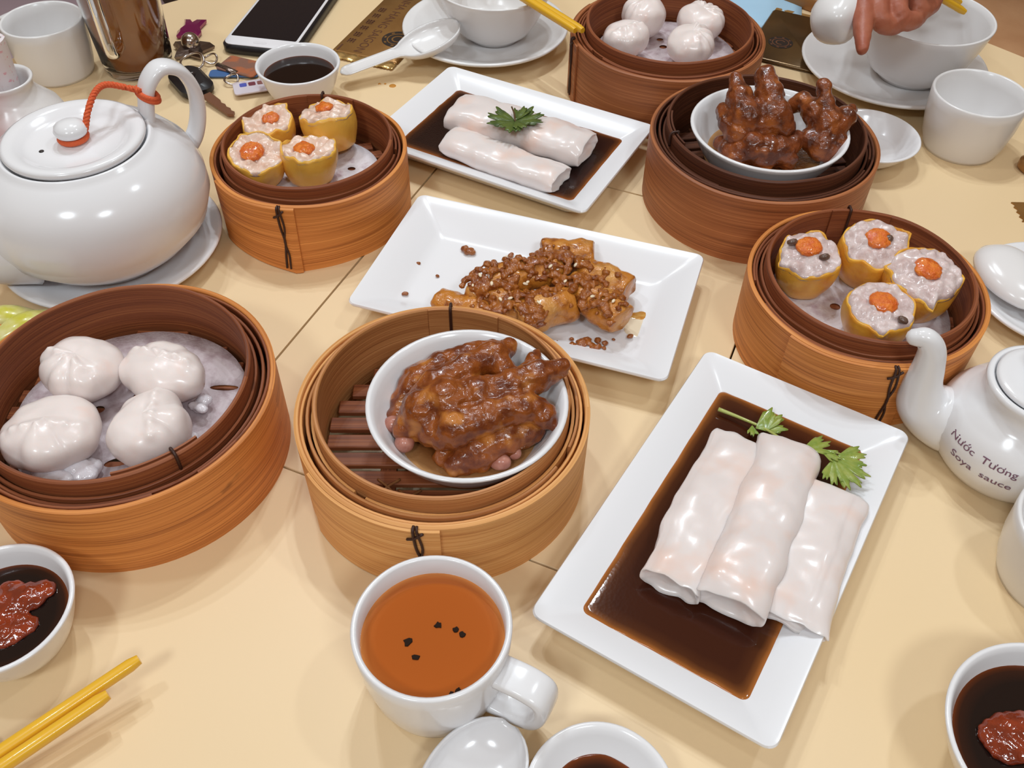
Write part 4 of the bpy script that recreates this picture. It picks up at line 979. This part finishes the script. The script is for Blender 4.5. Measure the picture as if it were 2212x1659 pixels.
# ------------------------------------------------------------------ spoons
def spoon(label, tip, bowl_c, z_tip, z_bowl, flip=False, mat=porc, sc=1.0, name='soup_spoon'):
    """Chinese spoon: boat-shaped bowl and a channelled handle; local +x from bowl to handle end"""
    a = P(*bowl_c, z_bowl); b = P(*tip, z_tip); d = b - a; L_ = d.length; rz = math.atan2(d.y, d.x)
    n, seg = 34, 24; rings, inn = [], []; pit = math.asin(max(-1, min(1, d.z / L_)))
    bl = .031 * sc
    for i in range(n + 1):
        s = i / n; x = -bl + s * (bl + L_)
        if x < bl * .9: u = max(-1, min(1, x / (bl * 1.02))); w = .0225 * sc * math.sqrt(max(0.0005, 1 - u * u)) ; w = max(w, .0085 * sc if x > 0 else .0)
        else: w = .0085 * sc
        k = max(0, (x - bl * .4) / L_); w = max(w, .0015) if x < 0 else max(w, (.0095 - .003 * k) * sc)
        if s > .93: w *= math.sqrt(max(.03, 1 - ((s - .93) / .07) ** 2))
        dep = .0125 * sc * max(0, 1 - max(0, x / (bl * 1.3)) ** 2) if x > 0 else .0125 * sc * max(0.05, 1 - (x / (bl * 1.05)) ** 4)
        dep = max(dep, .0028 * sc)
        rise = .006 * sc * max(0, (x - bl * .7) / L_) * 1.7 if x > bl * .7 else 0
        ring = []
        for j in range(seg):
            t = PI * j / (seg - 1); ring.append(V(x, w * math.cos(t), -dep * math.sin(t) ** .8 + rise))
        for j in range(seg - 1, -1, -1):
            t = PI * j / (seg - 1); th = .0018 * sc; ring.append(V(x, max(w - th, .0004) * math.cos(t), -max(dep - th, .0006) * math.sin(t) ** .8 + rise))
        rings.append(ring)
    vf = loft(rings)
    mt = RZ(rz) @ RY(-pit) @ (RX(PI) if flip else Matrix.Identity(4)) @ RX(0)
    return tag(obj(name, xf(vf, mt), mat, loc=a), label, 'spoon')
spoon('white soup spoon with its bowl on the saucer rim and handle on the table', (742, 172), (925, 80), .006, .029, False, porc_w)
spoon('white soup spoon lying beside the full teacup', (860, 1930), (1018, 1690), .012, .016, False)
spoon('upturned white spoon resting on the side plate', (2330, 760), (2185, 600), .012, .017, True, porc_w)

# ------------------------------------------------------------------ chopsticks
def chop(label, a, b, group, r0=.0030, r1=.0040):
    return tag(obj('chopstick', tube([a, a.lerp(b, .02), a.lerp(b, .4), b], [r0 * .75, r0, r0 * 1.1, r1], 14, power=2.8), chop_m, autos=50), label, 'chopstick', group)
gX = 'yellow chopsticks on the soup bowl rim'
def along(a, b, L_): return a + (b - a).normalized() * L_
a, b = P(1259, 66, .0650), P(1150, -2, .0655); chop('yellow chopstick laid across the soup bowl rim, one of a parallel pair', a, along(a, b, .23), gX)
a, b = P(1243, 66, .0640), P(1138, 0, .0645); chop('yellow chopstick laid across the soup bowl rim, one of a parallel pair', a, along(a, b, .23), gX)
gY = 'yellow chopsticks beside the chilli sauce bowl'
a, b = P(301, 1424, .021), P(-10, 1632, .015); chop('yellow chopstick reaching further across the table beside the chilli bowl', a, along(a, b, .235) * 1, gY)
a, b = P(234, 1500, .020), P(20, 1645, .0168); chop('yellow chopstick with the set-back tip beside the chilli bowl', a, along(a, b, .235), gY)
r_ = P(-135, 1700, .006); o = obj('chopstick_rest', xf(rslab(.016, .05, 0, .0095, .006, .002), RZ(R(-35))), porc, loc=(r_.x, r_.y, 0)); tag(o, 'small white chopstick rest under the yellow chopsticks', 'chopstick rest')
gZ = 'yellow chopsticks held in the hand'
a, b = P(2084, 26, .0690), P(2030, -6, .082); chop('yellow chopstick held in the hand with its tip over the bowl', a, along(a, b, .23), gZ)
a, b = P(2074, 6, .0700), P(2020, -26, .084); chop('second yellow chopstick held in the hand, its tip a little shorter', a, along(a, b, .23), gZ)

# ------------------------------------------------------------------ hand
def hp_(px, py, z): return P(px, py, z)
hand_parts = []
def fing(pts, rs): hand_parts.append(tube(spline(pts, 5), spl1(rs, 5), 16, roundcap=True))
kn = [(1880, -70), (1915, -80), (1955, -85), (1995, -80)]
fing([hp_(1872, -90, .125), hp_(1866, -20, .116), hp_(1864, 50, .104), hp_(1863, 106, .096)], [.0095, .0088, .0078, .0046])
fing([hp_(1912, -90, .128), hp_(1897, -5, .114), hp_(1900, 42, .104), hp_(1930, 55, .097), hp_(1958, 35, .092)], [.0095, .0086, .0082, .0076, .0058])
fing([hp_(1955, -90, .128), hp_(1938, -10, .114), hp_(1944, 38, .104), hp_(1972, 44, .097), hp_(1996, 24, .092)], [.0095, .0086, .0082, .0074, .0056])
fing([hp_(1992, -95, .126), hp_(1978, -22, .112), hp_(1986, 18, .103), hp_(2010, 14, .098), hp_(2024, 0, .094)], [.0090, .0080, .0076, .0066, .0050])
fing([hp_(2000, -120, .120), hp_(2016, -60, .110), hp_(2026, -20, .102)], [.0100, .0085, .0062])
hand_parts.append(tube(spline([hp_(1935, -60, .122), hp_(1935, -140, .132), hp_(1945, -230, .140)], 6), [.026] * 5 + [.028] * 4 + [.026] * 4, 20, sx=1.25, sy=.55, roundcap=True))
w0 = hp_(1945, -230, .140)
hand_parts.append(tube([w0, w0 + V(.02, .07, .012), w0 + V(.05, .20, .02), w0 + V(.08, .32, .01)], [.024, .023, .028, .036], 20, sy=.85, roundcap=True))
hn = blob('person', join(*hand_parts), skin_m, .0013, 3, .0004, 200); tag(hn, 'reddish hand curled round yellow chopsticks, reaching over the soup bowl', 'person')
# spoon hanging from the hand, its bowl end towards the viewer
a = hp_(1806, 40, .098)
o = obj('soup_spoon', xf(ball((0, 0, 0), .0185, 30, 20, (1.02, 1.10, 1.02), .0045, 45, 4), RX(R(20))), porc_w, loc=a)
tag(o, 'rounded white spoon bowl held under the hand above the saucer', 'spoon')
obj('handle', tube(spline([(.002, .010, .008), (.008, .035, .022), (.014, .075, .030)], 5), .0055, 12, sy=.5), porc_w, o)

# ------------------------------------------------------------------ phones
def phone(label, corner, edge_l, edge_b, w, l, face, case, z0=.0):
    c = P(*corner, .009); ax = (P(*edge_b, .009) - c).normalized(); ay = V(-ax.y, ax.x, 0)
    cen = c + ax * w / 2 + ay * l / 2
    t = thing('phone', label, 'phone', (cen.x, cen.y, z0), math.atan2(ax.y, ax.x))
    obj('case', rslab(w, l, 0, .0096, .011, .002), case, t, autos=50)
    obj('front', rslab(w - .0045, l - .0045, .0090, .0102, .009, .0003), face, t, autos=50)
    obj('screen', rslab(w - .0095, l - .036, .0100, .01035, .0015, .0001), screen_m, t, smooth=False)
    obj('speaker_slot', xf(rslab(.011, .0012, 0, .0004, .0005, .0001), T(0, l / 2 - .010, .0101)), ink_d, t, smooth=False)
    obj('home_button', xf(rslab(.013, .0045, 0, .0004, .002, .0001), T(0, -l / 2 + .0095, .0101)), white_p if face is white_p else screen_m, t, smooth=False)
    return t
phone('white-faced smartphone in a black case with a dark screen', (473, 97), None, (690, 120), .074, .146, white_p, black_m)
phone('dark smartphone in a gold-rimmed case beside the empty teacup', (2192, 338), None, (2212, 352), .072, .145, screen_m, M('gold_case', (.42, .22, .08), .3, metal=.6))

# ------------------------------------------------------------------ foil packets with logo
def packet(label, c0, cx, ax, w, l, m_, edge_m, txt=True, th=.003):
    """c0 near corner, ax unit vector along the short edge, long edge 90 degrees ccw"""
    ay = V(-ax.y, ax.x, 0); cen = c0 + ax * w / 2 + ay * l / 2
    t = thing('wipe_packet', label, 'packet', (cen.x, cen.y, 0), math.atan2(ax.y, ax.x))
    b = rslab(w, l - .018, 0, th, .003, .0012, 4); obj('pouch', b, m_, t, autos=50)
    for sgn in (-1, 1):
        vs, fs = [], []; n = 40
        for i in range(n + 1):
            x = -w / 2 + w * i / n
            for k, (yy, zz) in enumerate(((0, .0012), (.004, .0016), (.0075, .0009), (.0102 + .0009 * (i % 2), .0006))): vs.append(V(x, sgn * (l / 2 - .0095 + yy), zz + .0005 * math.sin(x * 500 + k) + .0007))
        for i in range(n):
            for k in range(3): q_ = i * 4 + k; fs.append((q_, q_ + 4, q_ + 5, q_ + 1) if sgn < 0 else (q_, q_ + 1, q_ + 5, q_ + 4))
        o = obj('crimped_end', (vs, fs), edge_m, t); md = o.modifiers.new('t', 'SOLIDIFY'); md.thickness = .0005
    return t
c0 = P(741, 128, .003); ax = (P(812, 133, .003) - P(719, 104, .003)).normalized()
c0 = P(719, 104, .003); ay = (P(826, 0, .003) - c0).normalized(); ax = V(ay.y, -ay.x, 0)
pk = packet('gold foil wet-wipe packet with brown restaurant lettering beside the spoon', c0 - ay * .012, None, ax, .068, .20, gold_p, gold_b)
def stamp(parent, vf, x, y, rot, m_, name, z=.00312):
    o = obj(name, vf, m_, parent, smooth=False); o.location = (x, y, z); o.rotation_euler = (0, 0, rot); return o
def ringvf(r0, r1, n=40): return lathe([(r0, 0), (r1, 0), (r1, .0001), (r0, .0001)], n, loop=True)
def logo(parent, x, y, r_, m_, mg, z=.00312):
    stamp(parent, lathe([(0, 0), (r_, 0), (r_, .0001), (0, .0001)], 48), x, y, 0, m_, 'logo_disc', z)
    stamp(parent, ringvf(r_ * .62, r_ * .70), x, y, 0, mg, 'logo_ring', z + .0001)
    stamp(parent, lathe([(r_ * .30, 0), (r_ * .40, 0), (r_ * .40, .0001), (r_ * .30, .0001)], 30, None, .6, 5.2, loop=True), x, y, 0, mg, 'logo_mark', z + .0001)
    for k in range(8):
        a_ = TAU * k / 8; stamp(parent, rslab(r_ * .13, r_ * .2, 0, .0001, r_ * .03, .00002), x + r_ * .84 * math.cos(a_), y + r_ * .84 * math.sin(a_), a_, mg, 'logo_dash', z + .0001)
tv = text_vf('NHA HANG SAIGON', .0128); tw = max(v.x for v in tv[0])
# packet local axes: x = short edge (towards the spoon), y = long edge (away from the viewer); text runs towards -y
stamp(pk, tv, -.0135, -.086 + tw, -PI / 2, ink_m, 'lettering')
random.seed(4)
for k in range(6):
    s_ = .0088; bars = []
    for j in range(3): bars.append(xf(rslab(s_ * .9, s_ * .13, 0, .0001, .0002, .00002), T(0, (j - 1) * s_ * .32, 0)))
    for j in range(2 + k % 2): bars.append(xf(rslab(s_ * .12, s_ * random.uniform(.6, .95), 0, .0001, .0002, .00002), T((j - .8) * s_ * .35, 0, 0)))
    stamp(pk, join(*bars), -.0245, -.068 + .0135 * k, -PI / 2, ink_m, 'faded_character')
stamp(pk, rslab(.012, .0016, 0, .0001, .0004, .00002), -.029, -.0835, PI / 2, ink_m, 'faded_mark')
logo(pk, .016, -.050, .0155, ink_d, gold_p)
c0 = P(1655, 150, .003); ay = (P(1690, 8, .003) - P(1655, 60, .003)).normalized(); ax = V(ay.y, -ay.x, 0)
pk2 = thing('wipe_packet', 'gold foil packet coloured dark for shade, with a round logo between steamer and saucer', 'packet', P(1715, 92, 0), math.atan2(ax.y, ax.x))
obj('pouch', rslab(.072, .105, 0, .004, .003, .0015, 4), gold_p_shaded, pk2, autos=50)
obj('crimped_end', xf(rslab(.070, .009, .0008, .0022, .001, .0003, 2), T(0, .0555, 0)), gold_b, pk2, smooth=False)
l_ = P(1686, 92, .004) - P(1715, 92, 0); l2 = Matrix.Rotation(-math.atan2(ax.y, ax.x), 3, 'Z') @ l_
logo(pk2, l2.x, l2.y, .0118, ink_d, brown_m, .0041)
q = P(1735, -8, .004); o = obj('paper_box', rslab(.07, .055, 0, .014, .003, .0015), M('orange_card', (.42, .19, .06), .4), loc=(q.x, q.y + .012, 0), autos=50); o.rotation_euler = (0, 0, R(-42)); tag(o, 'brown-orange carton behind the shade-darkened packet', 'carton')
q = P(1650, 35, .002); vs, fs = [], []
for i in range(9):
    for j in range(9): x, y = (i / 8 - .5) * .075, (j / 8 - .5) * .11; vs.append(V(x, y, .0012 + .0012 * (1 + noise.noise(V(x * 60, y * 60, 2)))))
for i in range(8):
    for j in range(8): b_ = i * 9 + j; fs.append((b_, b_ + 9, b_ + 10, b_ + 1))
o = obj('paper_napkin', (vs, fs), bluep_m, loc=(q.x + .006, q.y + .03, 0)); o.rotation_euler = (0, 0, R(-12)); md = o.modifiers.new('t', 'SOLIDIFY'); md.thickness = .0006; tag(o, 'pale blue paper sheet behind the dumpling steamer', 'paper')
q = P(2214, 455, .002); o = obj('wrapper_scrap', loft([[(x, y, z) for x, y in [(.0 + (.002 if k % 2 else 0), -.012 + .003 * k) for k in range(9)] + [(.03, .012), (.03, -.012)]] for z in (0, .0012)]), gold_p, loc=(q.x - .006, q.y, 0), smooth=False); tag(o, 'serrated corner of a brown foil wrapper past the roe dumpling steamer', 'wrapper')

# ------------------------------------------------------------------ keys
kq = P(405, 170, 0); kr = thing('key_bunch', 'bunch of keys with a black car key, star charm, purple bow charm and small tags', 'keys', (kq.x, kq.y, 0))
def kl(px, py, z): v = P(px, py, z) - V(kq.x, kq.y, 0); return v
fob = []
c = kl(413, 178, .006); d_ = (kl(440, 205, .006) - kl(380, 140, .006)).normalized(); an = math.atan2(d_.y, d_.x)
fo = obj('key_fob', xf(rslab(.046, .030, 0, .0125, .010, .004, 6), RZ(an)), black_m, kr, autos=40); fo.location = (c.x, c.y, 0)
obj('fob_button', xf(rslab(.010, .012, .0118, .0132, .004, .0005, 4), RZ(0)), screen_m, fo)
a_, b_ = kl(448, 208, .005), kl(505, 250, .003); dd = (b_ - a_); L_ = dd.length; an2 = math.atan2(dd.y, dd.x)
bl = [(-.002, -.0042), (L_ * .9, -.0036), (L_, 0), (L_ * .93, .0030), (L_ * .85, .0020), (L_ * .76, .0034), (L_ * .66, .0022), (L_ * .56, .0036), (L_ * .46, .0024), (L_ * .36, .0040), (-.002, .0042)]
o = obj('key_blade', loft([[(x, y, 0) for x, y in bl], [(x, y, .0026) for x, y in bl]]), brown_m, kr, smooth=False); o.location = (a_.x, a_.y, .004); o.rotation_euler = (0, R(3), an2)
def starvf(r0, r1, n, h, rot=0):
    pts = []
    for i in range(n * 2): t = TAU * i / (n * 2) + rot; r_ = r0 if i % 2 == 0 else r1; pts.append((r_ * math.cos(t), r_ * math.sin(t)))
    return loft([[(x * .95, y * .95, 0) for x, y in pts], [(x, y, h * .4) for x, y in pts], [(x * .82, y * .82, h) for x, y in pts]])
st = obj('star_charm', starvf(.021, .0115, 5, .007, .3), pewter_m, kr, autos=30); c = kl(415, 105, .004); st.location = (c.x, c.y, .001)
obj('ball_joint', ball((0, 0, .010), .0085, 20, 14), metal_m, st)
c = kl(412, 62, .004)
bow = [(-.014, .020), (-.006, .020), (0, .012), (.006, .020), (.014, .020), (.010, .004), (.015, -.006), (.013, -.016), (.004, -.013), (-.004, -.013), (-.013, -.016), (-.015, -.006), (-.010, .004)]
bw = obj('bow_charm', loft([[(x * .75, y * .9, 0) for x, y in bow], [(x * .78, y * .95, .003) for x, y in bow], [(x * .55, y * .7, .0055) for x, y in bow]]), purple_m, kr, autos=30); bw.location = (c.x, c.y, .001)
for (px, py, r_) in ((418, 142, .0105), (500, 172, .0062), (455, 128, .006)):
    c = kl(px, py, .004); o = obj('split_ring', tube([V(r_ * math.cos(t), r_ * math.sin(t), .0012 * math.sin(t * 2)) for t in [TAU * i / 30 for i in range(31)]], .0010, 8, cap=False), metal_m, kr); o.location = (c.x, c.y, .0085 if r_ > .01 else .0045); o.rotation_euler = (R(15), 0, 0)
def card(name, corner, e, w, l, m_, z):
    c = kl(*corner, z); dd = (kl(*e, z) - c); an = math.atan2(dd.y, dd.x); o = obj(name, rslab(w, l, 0, .0016, .003, .0003), m_, kr, smooth=False)
    mm = Matrix.Rotation(an, 3, 'Z'); c2 = V(c.x, c.y, 0) + mm @ V(w / 2, l / 2, 0); o.location = (c2.x, c2.y, z); o.rotation_euler = (0, 0, an); return o
card('brown_tag', (465, 150), (548, 170), .040, .026, card_m, .0030)
card('blue_tag', (450, 168), (555, 168), .045, .012, cardb_m, .0012)
wt = card('white_tag', (508, 208), (585, 196), .044, .021, tag_m, .0040)
for k, m_ in enumerate((M('tag_blue', (.08, .10, .42), .4), M('tag_maroon', (.18, .04, .06), .4), M('tag_brown', (.26, .10, .09), .4))):
    o = obj('tag_icon', rslab(.0062, .0062, 0, .0002, .0012, .00003), m_, wt, smooth=False); o.location = (-.013 + .0078 * k, .0035, .0016)
c = kl(470, 140, .004); c2 = kl(510, 158, .004); obj('metal_clasp', tube([c, c.lerp(c2, .5), c2], .0032, 8, sy=.6), pewter_m, kr)
# ------------------------------------------------------------------ glass of iced tea
q = P(283, 176, 0); gx, gy = q.x, q.y + .028
gl = thing('iced_tea_glass', 'tall glass mug of brown iced tea with a handle and dark straw', 'glass', (gx, gy, 0), 0)
obj('glass_wall', lathe([(0, .001), (.026, .001), (.028, 0), (.030, .002), (.0315, .010), (.0335, .05), (.036, .10), (.0375, .13), (.0385, .131), (.0370, .132), (.0358, .13), (.0345, .10), (.0320, .05), (.0300, .010), (.027, .006), (0, .005)], 48), glass_m, gl)
obj('tea_fill', lathe([(0, .0056), (.0265, .0066), (.0297, .0110), (.0317, .05), (.0342, .10), (.0348, .112), (0, .112)], 48), icetea_m, gl)
hd = P(232, 70, .07); ga = math.atan2(hd.y - gy, hd.x - gx) - .15
gh = obj('handle', tube(spline([(.031, 0, .112), (.047, 0, .114), (.053, 0, .106), (.053, 0, .050), (.049, 0, .038), (.030, 0, .036)], 5), .0048, 14, up=V(0, 1, 0), power=2.6), glass_m, gl); gh.rotation_euler = (0, 0, ga)
obj('straw', tube([(.006, -.012, .020), (.012, .004, .18)], .0032, 12), ink_d, gl)
# ------------------------------------------------------------------ toothpick holder, red bottle
q = (-.392, .640); th_ = thing('toothpick_holder', 'white ceramic holder full of paper-wrapped toothpicks behind the teapot', 'holder', (q[0], q[1], 0))
obj('body', lathe([(0, .001), (.030, .001), (.033, 0), (.038, .004), (.041, .015), (.040, .030), (.034, .045), (.025, .055), (.0205, .061), (.0205, .0665), (.0225, .0700), (.0215, .0712), (.0190, .0695), (.0180, .062), (.017, .02), (0, .018)], 48), porc_w, th_)
random.seed(9); pk_ = None
for k in range(7):
    a = TAU * k / 7; b0 = V(.006 * math.cos(a), .006 * math.sin(a), .022); b1 = V(.012 * math.cos(a), .012 * math.sin(a), .098 + .008 * random.random())
    o = obj('toothpick_sleeve', tube([b0, b1], .0042, 8, sx=1.5, sy=.35), wrap_paper, th_, autos=30)
rb = P(-38, 330, .0); o = obj('sauce_bottle', lathe([(0, 0), (.022, 0), (.024, .002), (.0245, .012), (.0240, .045), (.021, .060), (.013, .072), (.0095, .080), (.0090, .094), (0, .096)], 40), red_m, loc=(-.4010, .578, 0)); tag(o, 'red plastic sauce bottle beside the teapot', 'bottle')

# ------------------------------------------------------------------ drops of sauce on the table
drop_m = M('sauce_drop', (.55, .24, .04), .1, coat=.6)
for px, py, r_ in ((848, 185, .0032), (820, 181, .0014), (832, 181, .0011)):
    q = P(px, py, .0002); o = tag(obj('sauce_drop', lathe([(r_, 0), (r_ * .8, .0005), (r_ * .4, .0008), (0, .0009)], 20), drop_m, loc=(q.x, q.y, .0)), 'tiny amber sauce drop on the table by the spoon handle', 'drop', 'sauce drops by the spoon')
# ------------------------------------------------------------------ room walls (out of view)
wall_m = M('cream_wall', (.62, .50, .38), .7)
for nm, cx, cy, sx, sy in (('wall_back', 0, 3.9, 7.1, .1), ('wall_front', 0, -3.1, 7.1, .1), ('wall_left', -3.5, .4, .1, 7), ('wall_right', 3.5, .4, .1, 7)):
    o = obj(nm, box(cx, cy, .65, sx, sy, 2.8), wall_m, smooth=False); o['kind'] = 'structure'
